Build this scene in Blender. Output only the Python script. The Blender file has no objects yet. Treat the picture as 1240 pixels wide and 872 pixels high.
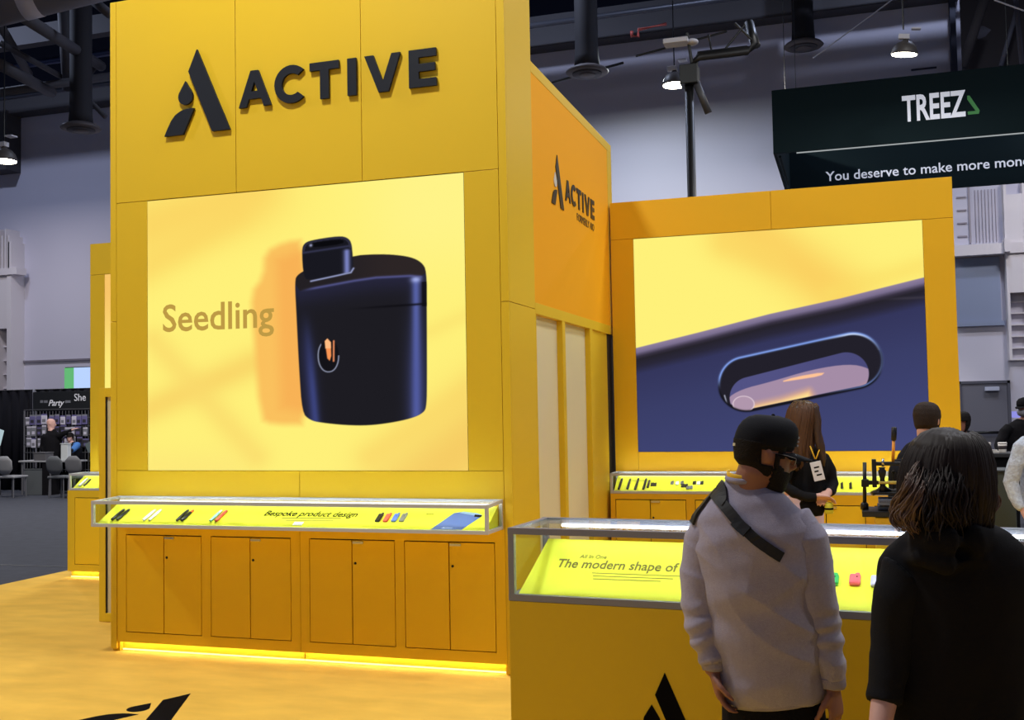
import bpy, bmesh, math, random
import numpy as np
from mathutils import Vector, Matrix, noise
from mathutils.bvhtree import BVHTree

random.seed(7)
SC = bpy.context.scene
COL = SC.collection
PI = math.pi

def lin(c):
    out = []
    for v in c[:3]:
        v = v / 255.0
        out.append(v / 12.92 if v <= 0.04045 else ((v + 0.055) / 1.055) ** 2.4)
    return tuple(out)

# ------------------------------------------------------------------ camera
FPX = 1281.0
CR = Vector((0.9519, 0.3058, -0.0182)).normalized()
CF = Vector((-0.3047, 0.9514, 0.0450)).normalized()
CU = CR.cross(CF).normalized()
CR = CF.cross(CU).normalized()
CAM = Vector((0, 0, 1.75))
cam_d = bpy.data.cameras.new('camera')
cam = bpy.data.objects.new('camera', cam_d)
COL.objects.link(cam)
cam_d.sensor_width = 36.0
cam_d.lens = 36.0 * FPX / 1240.0
cam_d.clip_end = 200
cam.matrix_world = Matrix(((CR.x, CU.x, -CF.x, CAM.x), (CR.y, CU.y, -CF.y, CAM.y), (CR.z, CU.z, -CF.z, CAM.z), (0, 0, 0, 1)))
SC.camera = cam

# ------------------------------------------------------------------ world, light, exposure
SC.view_settings.view_transform = 'Standard'
SC.view_settings.look = 'None'
SC.view_settings.exposure = 0.0
SC.view_settings.gamma = 1.0
SC.view_settings.use_curve_mapping = False
wd = bpy.data.worlds.new('hall_air')
SC.world = wd
wd.use_nodes = True
bg = wd.node_tree.nodes['Background']
bg.inputs[0].default_value = (0.52, 0.63, 1.0, 1)
bg.inputs[1].default_value = 0.20

def lamp(name, loc, power, color=(1, 0.95, 0.88), size=0.7, aim=None):
    d = bpy.data.lights.new(name, 'AREA')
    d.shape = 'DISK'; d.size = size; d.energy = power; d.color = color
    o = bpy.data.objects.new(name, d)
    COL.objects.link(o)
    o.location = loc
    if aim is not None:
        o.rotation_euler = (Vector(aim) - Vector(loc)).to_track_quat('-Z', 'Y').to_euler()
    return o

# hall high-bay lamps over the aisle and rear wall, plus added roof fills
for (x, y, z, p, c) in [(-4.0, 3.9, 8.4, 370, (1.0, 0.985, 0.95)), (1.4, 5.8, 8.4, 210, (1.0, 0.98, 0.94)), (-12.0, 4.0, 8.4, 330, (1.0, 0.985, 0.96)), (7.0, 5.0, 8.4, 200, (1.0, 0.985, 0.96)),
                        (-9.0, -5.0, 8.4, 100, (1.0, 0.985, 0.96)), (2.0, 11.5, 8.4, 150, (1, 1, 1)), (-9.0, 14.0, 8.4, 220, (1, 1, 1)), (7.0, 11.0, 8.4, 220, (1, 1, 1)),
                        (4.2, 22.4, 7.6, 170, (1.0, 0.96, 0.96)), (-22.0, 22.2, 8.2, 150, (1.0, 0.93, 0.92)), (-4.4, 22.8, 9.2, 190, (0.90, 1.0, 1.0)),
                        (-8.0, 20.0, 13.6, 420, (0.62, 0.72, 1.0)), (-22.0, 19.0, 13.6, 420, (0.62, 0.72, 1.0)), (3.0, 20.5, 13.6, 420, (0.62, 0.72, 1.0))]:  # unseen bluish fills added to lift the upper wall
    lamp('hall_lamp_or_fill', (x, y, z), p, c)

# ------------------------------------------------------------------ materials
MATS = {}
def mat(name, rgb, rough=0.5, metal=0.0, emit=0.0, spec=0.5, bump=None, var=None, emit_rgb=None, sheen=0.0):
    m = bpy.data.materials.new(name)
    m.use_nodes = True
    nt = m.node_tree
    b = nt.nodes['Principled BSDF']
    c = lin(rgb)
    b.inputs['Base Color'].default_value = (*c, 1)
    b.inputs['Roughness'].default_value = rough
    b.inputs['Metallic'].default_value = metal
    b.inputs['Specular IOR Level'].default_value = spec
    if sheen:
        b.inputs['Sheen Weight'].default_value = sheen
    if emit:
        e = lin(emit_rgb or rgb)
        b.inputs['Emission Color'].default_value = (*e, 1)
        b.inputs['Emission Strength'].default_value = emit
    if bump or var:
        tc = nt.nodes.new('ShaderNodeTexCoord')
    if var:                                   # (scale, amount, stretch)
        mp = nt.nodes.new('ShaderNodeMapping'); mp.inputs['Scale'].default_value = var[2] if len(var) > 2 else (1, 1, 1)
        n = nt.nodes.new('ShaderNodeTexNoise'); n.inputs['Scale'].default_value = var[0]; n.inputs['Detail'].default_value = 5
        r = nt.nodes.new('ShaderNodeValToRGB')
        k = var[1]
        r.color_ramp.elements[0].position = 0.3; r.color_ramp.elements[1].position = 0.7
        r.color_ramp.elements[0].color = (c[0] * (1 - k), c[1] * (1 - k * 1.15), c[2] * (1 - k), 1)
        r.color_ramp.elements[1].color = (min(1, c[0] * (1 + k)), min(1, c[1] * (1 + k)), min(1, c[2] * (1 + k)), 1)
        nt.links.new(tc.outputs['Object'], mp.inputs['Vector'])
        nt.links.new(mp.outputs['Vector'], n.inputs['Vector'])
        nt.links.new(n.outputs['Fac'], r.inputs['Fac'])
        nt.links.new(r.outputs['Color'], b.inputs['Base Color'])
    if bump:                                  # (scale, strength)
        n2 = nt.nodes.new('ShaderNodeTexNoise'); n2.inputs['Scale'].default_value = bump[0]; n2.inputs['Detail'].default_value = 4
        bp = nt.nodes.new('ShaderNodeBump'); bp.inputs['Strength'].default_value = bump[1]; bp.inputs['Distance'].default_value = 0.01
        nt.links.new(tc.outputs['Object'], n2.inputs['Vector'])
        nt.links.new(n2.outputs['Fac'], bp.inputs['Height'])
        nt.links.new(bp.outputs['Normal'], b.inputs['Normal'])
    MATS[name] = m
    return m

def glow(name, rgb, strength):
    m = bpy.data.materials.new(name); m.use_nodes = True
    nt = m.node_tree; nt.nodes.clear()
    e = nt.nodes.new('ShaderNodeEmission'); o = nt.nodes.new('ShaderNodeOutputMaterial')
    e.inputs[0].default_value = (*lin(rgb), 1); e.inputs[1].default_value = strength
    nt.links.new(e.outputs[0], o.inputs[0])
    return m

def glass(name, tint=(245, 250, 250), refl=0.12):
    m = bpy.data.materials.new(name); m.use_nodes = True
    nt = m.node_tree; nt.nodes.clear()
    t = nt.nodes.new('ShaderNodeBsdfTransparent'); g = nt.nodes.new('ShaderNodeBsdfGlossy')
    x = nt.nodes.new('ShaderNodeMixShader'); o = nt.nodes.new('ShaderNodeOutputMaterial')
    lw = nt.nodes.new('ShaderNodeLayerWeight'); lw.inputs[0].default_value = 0.5
    pw = nt.nodes.new('ShaderNodeMath'); pw.operation = 'POWER'; pw.inputs[1].default_value = 5.0
    f = nt.nodes.new('ShaderNodeMath'); f.operation = 'MULTIPLY_ADD'; f.inputs[1].default_value = 0.5; f.inputs[2].default_value = 0.02
    nt.links.new(lw.outputs['Facing'], pw.inputs[0]); nt.links.new(pw.outputs[0], f.inputs[0])
    t.inputs[0].default_value = (*lin(tint), 1); g.inputs['Roughness'].default_value = 0.02
    nt.links.new(f.outputs[0], x.inputs[0]); nt.links.new(t.outputs[0], x.inputs[1]); nt.links.new(g.outputs[0], x.inputs[2])
    nt.links.new(x.outputs[0], o.inputs[0])
    return m

def screen_mat(name, strength=1.0):
    m = bpy.data.materials.new(name); m.use_nodes = True
    nt = m.node_tree; nt.nodes.clear()
    a = nt.nodes.new('ShaderNodeVertexColor'); a.layer_name = 'picture'
    e = nt.nodes.new('ShaderNodeEmission'); o = nt.nodes.new('ShaderNodeOutputMaterial')
    e.inputs[1].default_value = strength
    nt.links.new(a.outputs['Color'], e.inputs[0]); nt.links.new(e.outputs[0], o.inputs[0])
    return m

YEL = mat('yellow_laminate', (228, 190, 38), 0.5, spec=0.28, bump=(220, 0.02))
ORA = mat('orange_graphic', (250, 176, 30), 0.65, spec=0.12)
DOOR = mat('door_laminate', (244, 200, 34), 0.5, spec=0.28)
YEL2 = mat('golden_laminate', (234, 182, 30), 0.5, spec=0.28)
BED = mat('display_bed_yellow', (236, 236, 52), 0.6)
ALU = mat('aluminium', (196, 198, 206), 0.4, 0.25)
ALU2 = mat('grey_aluminium', (136, 138, 156), 0.4, 0.3)
CHROME = mat('chrome', (210, 210, 215), 0.2, 1.0)
GLASS = glass('case_glass')
CHAR = mat('charcoal_acrylic', (25, 29, 39), 0.55, spec=0.25)
BLACK = mat('black_print', (16, 14, 15), 0.95, spec=0.05)
GAP = mat('dark_gap', (45, 30, 8), 0.8)
FROST = mat('frosted_panel', (226, 216, 178), 0.55)
CARPET = mat('yellow_carpet', (236, 190, 84), 0.95, spec=0.1, bump=(260, 0.5), var=(2.2, 0.09, (1, 2.2, 1)))
CONC = mat('grey_hall_carpet', (58, 60, 68), 0.9, spec=0.2, var=(6, 0.12))
WALLM = mat('white_block_wall', (198, 195, 208), 0.85, spec=0.2, var=(0.25, 0.03))
CEIL = mat('dark_ceiling', (18, 21, 40), 0.9, spec=0.1)
BEAM = mat('dark_steel', (76, 74, 78), 0.7)
BEAM2 = mat('bright_pipe', (110, 112, 122), 0.4, 0.5)
WHITEM = mat('white_paint', (214, 208, 212), 0.7)
KICK = glow('warm_led_strip', (255, 240, 160), 1.8)
KICK2 = glow('warm_led_tape', (255, 248, 214), 17.0)
COOL = glow('cool_led_strip', (250, 253, 255), 3.0)
CASE_FILL = glow('hidden_case_fill', (255, 252, 246), 40.0)  # fill light added inside the cases, out of sight
LAMPG = glow('lamp_lens', (255, 246, 225), 22.0)
BLK = mat('black_plastic', (16, 16, 18), 0.45)
BLKM = mat('black_iron', (24, 24, 26), 0.4, 0.3)

# ------------------------------------------------------------------ mesh helpers
class MB:
    def __init__(self):
        self.v = []; self.f = []; self.sm = []
    def add(self, vs, fs, smooth=False):
        n = len(self.v)
        self.v += [Vector(p) for p in vs]
        self.f += [tuple(i + n for i in f) for f in fs]
        self.sm += [smooth] * len(fs)
        return self
    def box(self, x0, x1, y0, y1, z0, z1, M=None, c=0.0):
        if c > 0:
            return self.cbox(x0, x1, y0, y1, z0, z1, c, M)
        vs = [Vector(p) for p in ((x0, y0, z0), (x1, y0, z0), (x1, y1, z0), (x0, y1, z0), (x0, y0, z1), (x1, y0, z1), (x1, y1, z1), (x0, y1, z1))]
        if M is not None: vs = [M @ p for p in vs]
        return self.add(vs, [(0, 3, 2, 1), (4, 5, 6, 7), (0, 1, 5, 4), (1, 2, 6, 5), (2, 3, 7, 6), (3, 0, 4, 7)])
    def cbox(self, x0, x1, y0, y1, z0, z1, c, M=None):
        """box with chamfered edges"""
        bm = bmesh.new()
        bmesh.ops.create_cube(bm, size=1.0)
        for v in bm.verts:
            v.co = Vector(((x0 + x1) / 2 + v.co.x * (x1 - x0), (y0 + y1) / 2 + v.co.y * (y1 - y0), (z0 + z1) / 2 + v.co.z * (z1 - z0)))
        bmesh.ops.bevel(bm, geom=bm.edges[:], offset=c, segments=2, affect='EDGES', profile=0.5)
        bm.verts.index_update()
        vs = [v.co.copy() for v in bm.verts]
        if M is not None: vs = [M @ p for p in vs]
        fs = [tuple(v.index for v in f.verts) for f in bm.faces]
        bm.free()
        return self.add(vs, fs)
    def tube(self, pts, radii, side=None, n=14, caps=True, smooth=True):
        """closed tube through pts; radii: number or (along side, along the other axis)"""
        pts = [Vector(p) for p in pts]
        if not isinstance(radii, (list, tuple)): radii = [radii] * len(pts)
        rings = []
        for i, p in enumerate(pts):
            t = (pts[min(i + 1, len(pts) - 1)] - pts[max(i - 1, 0)])
            if t.length < 1e-9: t = Vector((0, 0, 1))
            t.normalize()
            s = Vector(side) if side is not None else (Vector((1, 0, 0)) if abs(t.x) < 0.9 else Vector((0, 1, 0)))
            s = s - t * s.dot(t)
            if s.length < 1e-6: s = Vector((0, 1, 0)) - t * t.y
            s.normalize()
            fr = s.cross(t).normalized()
            r = radii[i]
            ra, rb = (r if isinstance(r, (list, tuple)) else (r, r))
            rings.append([p + s * (ra * math.cos(2 * PI * k / n)) + fr * (rb * math.sin(2 * PI * k / n)) for k in range(n)])
        vs = [q for r in rings for q in r]
        fs = []
        for i in range(len(rings) - 1):
            for k in range(n):
                a = i * n + k; b = i * n + (k + 1) % n
                fs.append((a, a + n, b + n, b))
        if caps:
            m = len(vs)
            vs += [pts[0], pts[-1]]
            L = (len(rings) - 1) * n
            for k in range(n):
                fs.append((m, k, (k + 1) % n))
                fs.append((m + 1, L + (k + 1) % n, L + k))
        return self.add(vs, fs, smooth)
    def cyl(self, p0, p1, r, n=16, r1=None):
        return self.tube([p0, p1], [r, r if r1 is None else r1], n=n, smooth=False if n < 9 else True)
    def lathe(self, prof, c=(0, 0, 0), n=24, M=None):
        """prof: (radius, height) pairs turned about z"""
        vs = []; fs = []
        for r, z in prof:
            for k in range(n):
                a = 2 * PI * k / n
                vs.append(Vector((r * math.cos(a), r * math.sin(a), z)))
        for i in range(len(prof) - 1):
            for k in range(n):
                a = i * n + k; b = i * n + (k + 1) % n
                fs.append((a, b, b + n, a + n))
        fs.append(tuple(range(n - 1, -1, -1))); fs.append(tuple((len(prof) - 1) * n + k for k in range(n)))
        if M is not None: vs = [M @ v for v in vs]
        vs = [v + Vector(c) for v in vs]
        return self.add(vs, fs, True)
    def ball(self, c, r, n=14, m=10, M=None):
        rx, ry, rz = r if isinstance(r, (list, tuple)) else (r, r, r)
        vs = []; fs = []
        for j in range(1, m):
            t = PI * j / m
            for k in range(n):
                a = 2 * PI * k / n
                vs.append(Vector((rx * math.sin(t) * math.cos(a), ry * math.sin(t) * math.sin(a), rz * math.cos(t))))
        vs += [Vector((0, 0, rz)), Vector((0, 0, -rz))]
        T = len(vs) - 2
        for j in range(m - 2):
            for k in range(n):
                a = j * n + k; b = j * n + (k + 1) % n
                fs.append((a, a + n, b + n, b))
        for k in range(n):
            fs.append((T, k, (k + 1) % n))
            fs.append((T + 1, (m - 2) * n + (k + 1) % n, (m - 2) * n + k))
        if M is not None: vs = [M @ v for v in vs]
        return self.add([v + Vector(c) for v in vs], fs, True)
    def poly(self, pts, O, ax, ay, depth):
        """2D outline raised by depth along ax x ay from origin O"""
        O, ax, ay = Vector(O), Vector(ax), Vector(ay)
        nz = ax.cross(ay)
        bm = bmesh.new()
        ar = sum(pts[i][0] * pts[(i + 1) % len(pts)][1] - pts[(i + 1) % len(pts)][0] * pts[i][1] for i in range(len(pts)))
        if ar < 0: pts = pts[::-1]
        bv = [bm.verts.new(O + ax * p[0] + ay * p[1]) for p in pts]
        tv = [bm.verts.new(O + ax * p[0] + ay * p[1] + nz * depth) for p in pts]
        n = len(pts)
        f = bm.faces.new(tv); bm.faces.new(bv[::-1])
        for i in range(n):
            bm.faces.new((bv[i], bv[(i + 1) % n], tv[(i + 1) % n], tv[i]))
        bm.normal_update()
        bmesh.ops.triangulate(bm, faces=[q for q in bm.faces if len(q.verts) > 4])
        bm.verts.index_update()
        vs = [v.co.copy() for v in bm.verts]; fs = [tuple(v.index for v in q.verts) for q in bm.faces]
        bm.free()
        return self.add(vs, fs)
    def mesh(self, name, off=Vector((0, 0, 0))):
        me = bpy.data.meshes.new(name)
        me.from_pydata([tuple(p - off) for p in self.v], [], self.f)
        me.polygons.foreach_set('use_smooth', self.sm)
        me.update()
        return me
    def build(self, name, m, parent=None, local=False, label=None):
        off = Vector((0, 0, 0))
        if parent is not None and not local:
            q = parent
            while q is not None:
                off += q.location; q = q.parent
        o = bpy.data.objects.new(name, self.mesh(name, off))
        COL.objects.link(o)
        o.data.materials.append(m)
        if parent is not None: o.parent = parent
        if label: o['label'] = label
        return o

def link_mesh(name, me, m, parent=None):
    """mesh in world coordinates -> object under parent"""
    if parent is not None:
        off = Vector((0, 0, 0)); q = parent
        while q is not None:
            off += q.location; q = q.parent
        me.transform(Matrix.Translation(-off))
    o = bpy.data.objects.new(name, me); COL.objects.link(o)
    me.materials.clear(); me.materials.append(m)
    if parent is not None: o.parent = parent
    return o

def tag(o, label, cat, group=None, kind=None):
    o['label'] = label; o['category'] = cat
    if group: o['group'] = group
    if kind: o['kind'] = kind
    return o
def thing(name, label, cat, loc=(0, 0, 0), rz=0.0, group=None):
    o = bpy.data.objects.new(name, None); COL.objects.link(o)
    o.empty_display_size = 0.1
    o.location = loc; o.rotation_euler = (0, 0, rz)
    return tag(o, label, cat, group)
def struct(o, label=None, cat='structure'):
    o['kind'] = 'structure'
    if label: o['label'] = label; o['category'] = cat
    return o

def text(name, s, size, O, rot, m, parent, width=None, offset=0.0, depth=0.002, shear=0.0, align='LEFT', squash=None, local=False):
    cu = bpy.data.curves.new(name, 'FONT')
    cu.body = s; cu.size = size; cu.extrude = depth; cu.offset = offset; cu.shear = shear; cu.align_x = align
    cu.resolution_u = 3
    t = bpy.data.objects.new('tmp_text', cu); COL.objects.link(t)
    dg = bpy.context.evaluated_depsgraph_get(); dg.update()
    me = bpy.data.meshes.new_from_object(t.evaluated_get(dg))
    bpy.data.objects.remove(t); bpy.data.curves.remove(cu)
    xs = [v.co.x for v in me.vertices]; ys = [v.co.y for v in me.vertices]
    if width:
        k = width / (max(xs) - min(xs))
        ky = squash if squash else k
        x0 = min(xs)
        for v in me.vertices: v.co = Vector(((v.co.x - x0) * k, v.co.y * ky, v.co.z))
    me.transform(Matrix.Translation(O) @ rot)
    me.name = name
    if local:
        o = bpy.data.objects.new(name, me); COL.objects.link(o); o.parent = parent
        me.materials.clear(); me.materials.append(m)
        return o
    return link_mesh(name, me, m, parent)

RF = Matrix(((1, 0, 0, 0), (0, 0, -1, 0), (0, 1, 0, 0), (0, 0, 0, 1)))       # upright, facing -y
RX = Matrix(((0, 0, 1, 0), (1, 0, 0, 0), (0, 1, 0, 0), (0, 0, 0, 1)))        # upright, facing +x

def ray(px, py):
    return (CF + CR * ((px - 620.0) / FPX) - CU * ((py - 436.0) / FPX))
def at(px, py, d):
    """the point at depth d along the sight line of a photograph pixel"""
    return CAM + ray(px, py) * d
def on_plane(px, py, P, N):
    r = ray(px, py)
    return CAM + r * ((Vector(P) - CAM).dot(Vector(N)) / r.dot(Vector(N)))

def copy_tree(o, loc, rz=None, label=None):
    r = o.copy(); COL.objects.link(r); r.location = loc
    if rz is not None: r.rotation_euler = (0, 0, rz)
    if label: r['label'] = label
    for ch in o.children:
        c = ch.copy(); COL.objects.link(c); c.parent = r
        for g in ch.children:
            d = g.copy(); COL.objects.link(d); d.parent = c
    return r

# ------------------------------------------------------------------ hall shell
fl = MB().box(-45, 25, -8, 34, -0.2, 0.0).build('floor', CONC); struct(fl)
sm = MB().box(-14.0, -8.47, 10.15, 10.17, 0.0, 0.004)
struct(sm.build('trim_1', BLK))
YB = 26.0
w = MB()
w.box(-45, 2.64, YB, YB + 0.3, 0, 11.05)
w.box(2.64, 25, YB, YB + 0.3, 0, 8.6)
struct(w.build('wall_back', WALLM))
struct(MB().box(2.4, 25, YB + 5, YB + 5.2, 8.0, 14.5).build('wall_loft', mat('loft_brown', (74, 66, 62), 0.9)))
struct(MB().box(-45, 25, -8, 34, 14.5, 14.7).build('ceiling', CEIL))
# stair-step conduits and ribs on the upper wall
n_trim = 2
def trim(mb, m):
    global n_trim
    o = mb.build('trim_%d' % n_trim, m); n_trim += 1
    return struct(o)
trim(MB().box(-45, 2.6, YB - 0.5, YB, 10.9, 11.7), BEAM)
trim(MB().cyl((-45, YB - 1.2, 11.05), (3.5, YB - 1.2, 11.25), 0.07), BEAM2)
trim(MB().cyl((-45, YB - 2.4, 11.5), (3.5, YB - 2.4, 11.6), 0.09), mat('blue_grey_pipe', (70, 78, 112), 0.35, 0.4))
trim(MB().box(-45, 12, YB - 3.6, YB - 3.3, 11.6, 12.1), BEAM)
trim(MB().box(-45, 12, 17.0, 17.3, 12.3, 12.8), BEAM)
d0, d1 = at(-60, 22, 20), at(140, -27, 20)
trim(MB().cyl(d0, d1, 0.36), mat('grey_duct', (112, 108, 112), 0.6))
trim(MB().cyl(d0.lerp(d1, .43), d0.lerp(d1, .53), 0.37), WHITEM)
for (a, b, r) in [(at(0, 30, 24), at(35, 90, 26), 0.10), (at(0, 78, 22), at(62, 112, 25), 0.13), (at(20, 15, 20), at(122, 80, 26), 0.13),
                  (at(78, 12, 25), at(84, 108, 26), 0.16), (at(112, 0, 22), at(134, 18, 22), 0.10), (at(120, 72, 26), at(92, 108, 26), 0.10),
                  (at(0, 52, 24), at(80, 96, 26), 0.07), (at(0, 112, 24), at(134, 92, 26), 0.10), (at(88, 100, 25), at(128, 142, 25), 0.06)]:
    trim(MB().cyl(a, b, r, 10), BEAM)
trim(MB().box(-30, -24.0, YB - 0.6, YB, 9.2, 11.0), BEAM)
# white box girder, side column, recessed panel and service door at the rear wall
trim(MB().box(2.2, 9, YB - 0.35, YB, 4.98, 5.22), WHITEM)
trim(MB().box(2.30, 3.26, YB - 0.06, YB, 3.50, 4.95).box(2.3, 3.32, YB - 0.12, YB, 3.40, 3.5), mat('blue_grey_panel', (132, 142, 168), 0.6))
cb = MB().box(3.40, 3.80, YB - 0.3, YB, 4.1, 6.3)
cb.box(3.36, 3.42, YB - 0.32, YB, 2.6, 6.6).box(3.74, 3.80, YB - 0.32, YB, 2.6, 6.6)
for k in range(6): cb.box(3.4, 3.8, YB - 0.1, YB, 2.6 + k * 0.26, 2.63 + k * 0.26)
cb.box(3.32, 3.44, YB - 0.5, YB - 0.1, 5.0, 5.3).box(3.78, 3.9, YB - 0.5, YB - 0.1, 5.0, 5.3)
trim(cb, WHITEM)
rb = MB()
for k in range(5): rb.box(2.42, 2.62, YB - 0.03, YB, 5.45 + k * 0.3, 5.48 + k * 0.3)
rb.box(2.66, 2.70, YB - 0.05, YB, 5.3, 6.7)
for k in range(7): rb.box(2.8 + k * 0.07, 2.815 + k * 0.07, YB - 0.03, YB, 5.3, 6.5)
trim(rb, mat('grey_conduit', (150, 142, 150), 0.7))
lb = MB()
for k in range(6): lb.box(1.55, 2.1, YB - 0.03, YB, 7.3 + k * 0.42, 7.34 + k * 0.42)
lb.box(2.40, 2.52, YB - 0.3, YB, 7.0, 11.0)
trim(lb, mat('dark_conduit', (52, 54, 70), 0.7))
for (a, b, r, m) in [(at(1165, 82, 27), at(1192, 0, 27), 0.12, 'loft_brown'), (at(1230, 0, 23), at(1238, 82, 23), 0.05, None), (at(1180, 42, 29), at(1240, 36, 29), 0.25, None), (at(1212, 80, 28), at(1232, 10, 28), 0.06, None)]:
    trim(MB().cyl(a, b, r, 10), MATS[m] if m else MATS['grey_duct'])
cl = MB().box(-24.55, -23.9, YB - 0.5, YB, 4.4, 6.2)
cl.box(-24.6, -24.45, YB - 0.55, YB, 0, 7.0).box(-24.0, -23.85, YB - 0.55, YB, 0, 7.0)
for k in range(9): cl.box(-24.5, -23.9, YB - 0.2, YB, 0.5 + k * 0.42, 0.54 + k * 0.42)
for k in range(5): cl.box(-24.45 + k * 0.12, -24.4 + k * 0.12, YB - 0.55, YB, 6.2, 7.2 + 0.2 * (k % 2))
cl.box(-26, -23.6, YB - 0.6, YB - 0.2, 6.0, 6.2)
trim(cl, WHITEM)
trim(MB().box(-45, -20, YB - 0.06, YB, 3.38, 3.44), mat('wall_rail', (120, 114, 124), 0.7))
dr = MB().cbox(2.36, 3.32, YB - 0.05, YB + 0.02, 0, 2.10, 0.01).build('door_1', mat('grey_door', (92, 92, 104), 0.6)); struct(dr)
MB().box(2.30, 2.36, YB - 0.08, YB, 0, 2.16).box(3.32, 3.38, YB - 0.08, YB, 0, 2.16).box(2.30, 3.38, YB - 0.08, YB, 2.10, 2.16).build('door_frame', mat('door_frame_grey', (74, 74, 86), 0.6), dr)
MB().cyl((2.45, YB - 0.12, 1.0), (3.2, YB - 0.12, 1.0), 0.03).box(2.42, 2.5, YB - 0.15, YB, 0.95, 1.05).box(3.15, 3.25, YB - 0.15, YB, 0.93, 1.07).build('push_bar', BLKM, dr)
MB().cbox(2.85, 3.15, YB - 0.15, YB - 0.04, 1.93, 2.02, 0.01).build('door_closer', mat('silver_closer', (170, 175, 195), 0.4), dr)

# ------------------------------------------------------------------ yellow booth carpet with its printed emblem
TY = 6.604
carpet = tag(MB().box(-8.47, 3.4, -6, 10.12, 0.0, 0.010).build('booth_carpet', CARPET), 'bright yellow booth carpet on the grey hall floor, black emblem woven in', 'carpet')
BAR = [(-4.489, 4.416), (-4.562, 4.258), (-4.364, 3.796), (-4.215, 3.796)]
def drop_pts():
    c = Vector((-4.588, 4.075)); r = 0.061
    out = [(-4.588, 4.189)]
    for k in range(21):
        a = math.radians(28 - k * (236 / 20.0))
        out.append((c.x + r * math.cos(a), c.y + r * math.sin(a)))
    return out
DROP = drop_pts()
LEAF = [(-4.515, 3.983), (-4.610, 3.795), (-4.770, 3.795), (-4.742, 3.85), (-4.711, 3.905), (-4.678, 3.942), (-4.641, 3.965), (-4.61, 3.977), (-4.577, 3.983)]
LET = {
 'A': [(-4.042, 4.203), (-3.980, 4.203), (-3.876, 3.94), (-3.936, 3.94), (-3.956, 3.994), (-4.052, 3.994), (-4.0375, 4.054), (-3.985, 4.054), (-4.0112, 4.122), (-4.0375, 4.054), (-4.052, 3.994), (-4.078, 3.94), (-4.140, 3.94)],
 'T': [(-3.567, 4.200), (-3.340, 4.200), (-3.340, 4.143), (-3.420, 4.143), (-3.420, 3.938), (-3.486, 3.938), (-3.486, 4.143), (-3.567, 4.143)],
 'I': [(-3.274, 4.199), (-3.207, 4.199), (-3.207, 3.938), (-3.274, 3.938)],
 'V': [(-3.143, 4.199), (-3.075, 4.199), (-3.005, 4.012), (-2.938, 4.199), (-2.872, 4.199), (-2.963, 3.937), (-3.038, 3.937)],
 'E': [(-2.810, 4.199), (-2.610, 4.199), (-2.610, 4.144), (-2.738, 4.144), (-2.738, 4.099), (-2.618, 4.099), (-2.618, 4.046), (-2.738, 4.046), (-2.738, 3.995), (-2.609, 3.995), (-2.609, 3.939), (-2.810, 3.939)],
}
def c_pts():
    cx, cz, ro, ri = -3.712, 4.070, 0.137, 0.078
    a0, a1 = 45, 315
    o = [(cx + ro * math.cos(math.radians(a0 + (a1 - a0) * k / 22)), cz + ro * math.sin(math.radians(a0 + (a1 - a0) * k / 22))) for k in range(23)]
    i = [(cx + ri * math.cos(math.radians(a1 - 6 - (a1 - a0 - 12) * k / 22)), cz + ri * math.sin(math.radians(a1 - 6 - (a1 - a0 - 12) * k / 22))) for k in range(23)]
    return o + i
LET['C'] = c_pts()
LET['A'] = [(-4.042, 4.203), (-3.980, 4.203), (-3.876, 3.94), (-3.936, 3.94), (-3.956, 3.998), (-4.056, 3.998), (-4.078, 3.94), (-4.140, 3.94)]
A_HOLE = [(-4.0375, 4.052), (-3.985, 4.052), (-4.0112, 4.122)]
# the A is an outline with a bridged counter
LET['A'] = [(-4.042, 4.203), (-3.980, 4.203), (-3.876, 3.94), (-3.936, 3.94), (-3.957, 3.998), (-4.0100, 3.998), (-4.0100, 4.052), (-3.985, 4.052), (-4.0112, 4.122), (-4.0375, 4.052), (-4.0105, 4.052), (-4.0105, 3.998), (-4.056, 3.998), (-4.078, 3.94), (-4.140, 3.94)]
AX0 = (-4.489, 4.416)
def logo(parent, m, O, ax, ay, s, depth, letters=True, drop_m=None, local=False):
    """the leaf-and-drop emblem (and the word beside it); O is where the emblem's apex stands"""
    tr = lambda pts: [((p[0] - AX0[0]) * s, (p[1] - AX0[1]) * s) for p in pts]
    MB().poly(tr(BAR), O, ax, ay, depth).build('emblem_bar', m, parent, local)
    MB().poly(tr(DROP), O, ax, ay, depth).build('emblem_drop', drop_m or m, parent, local)
    MB().poly(tr(LEAF), O, ax, ay, depth).build('emblem_leaf', m, parent, local)
    if letters:
        for ch in 'ACTIVE':
            MB().poly(tr(LET[ch]), O, ax, ay, depth).build('letter', m, parent, local)
logo(carpet, BLACK, (-3.971, 5.725, 0.0101), (1, 0, 0), (0, 1, 0), 1.08, 0.0012, letters=False)

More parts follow.
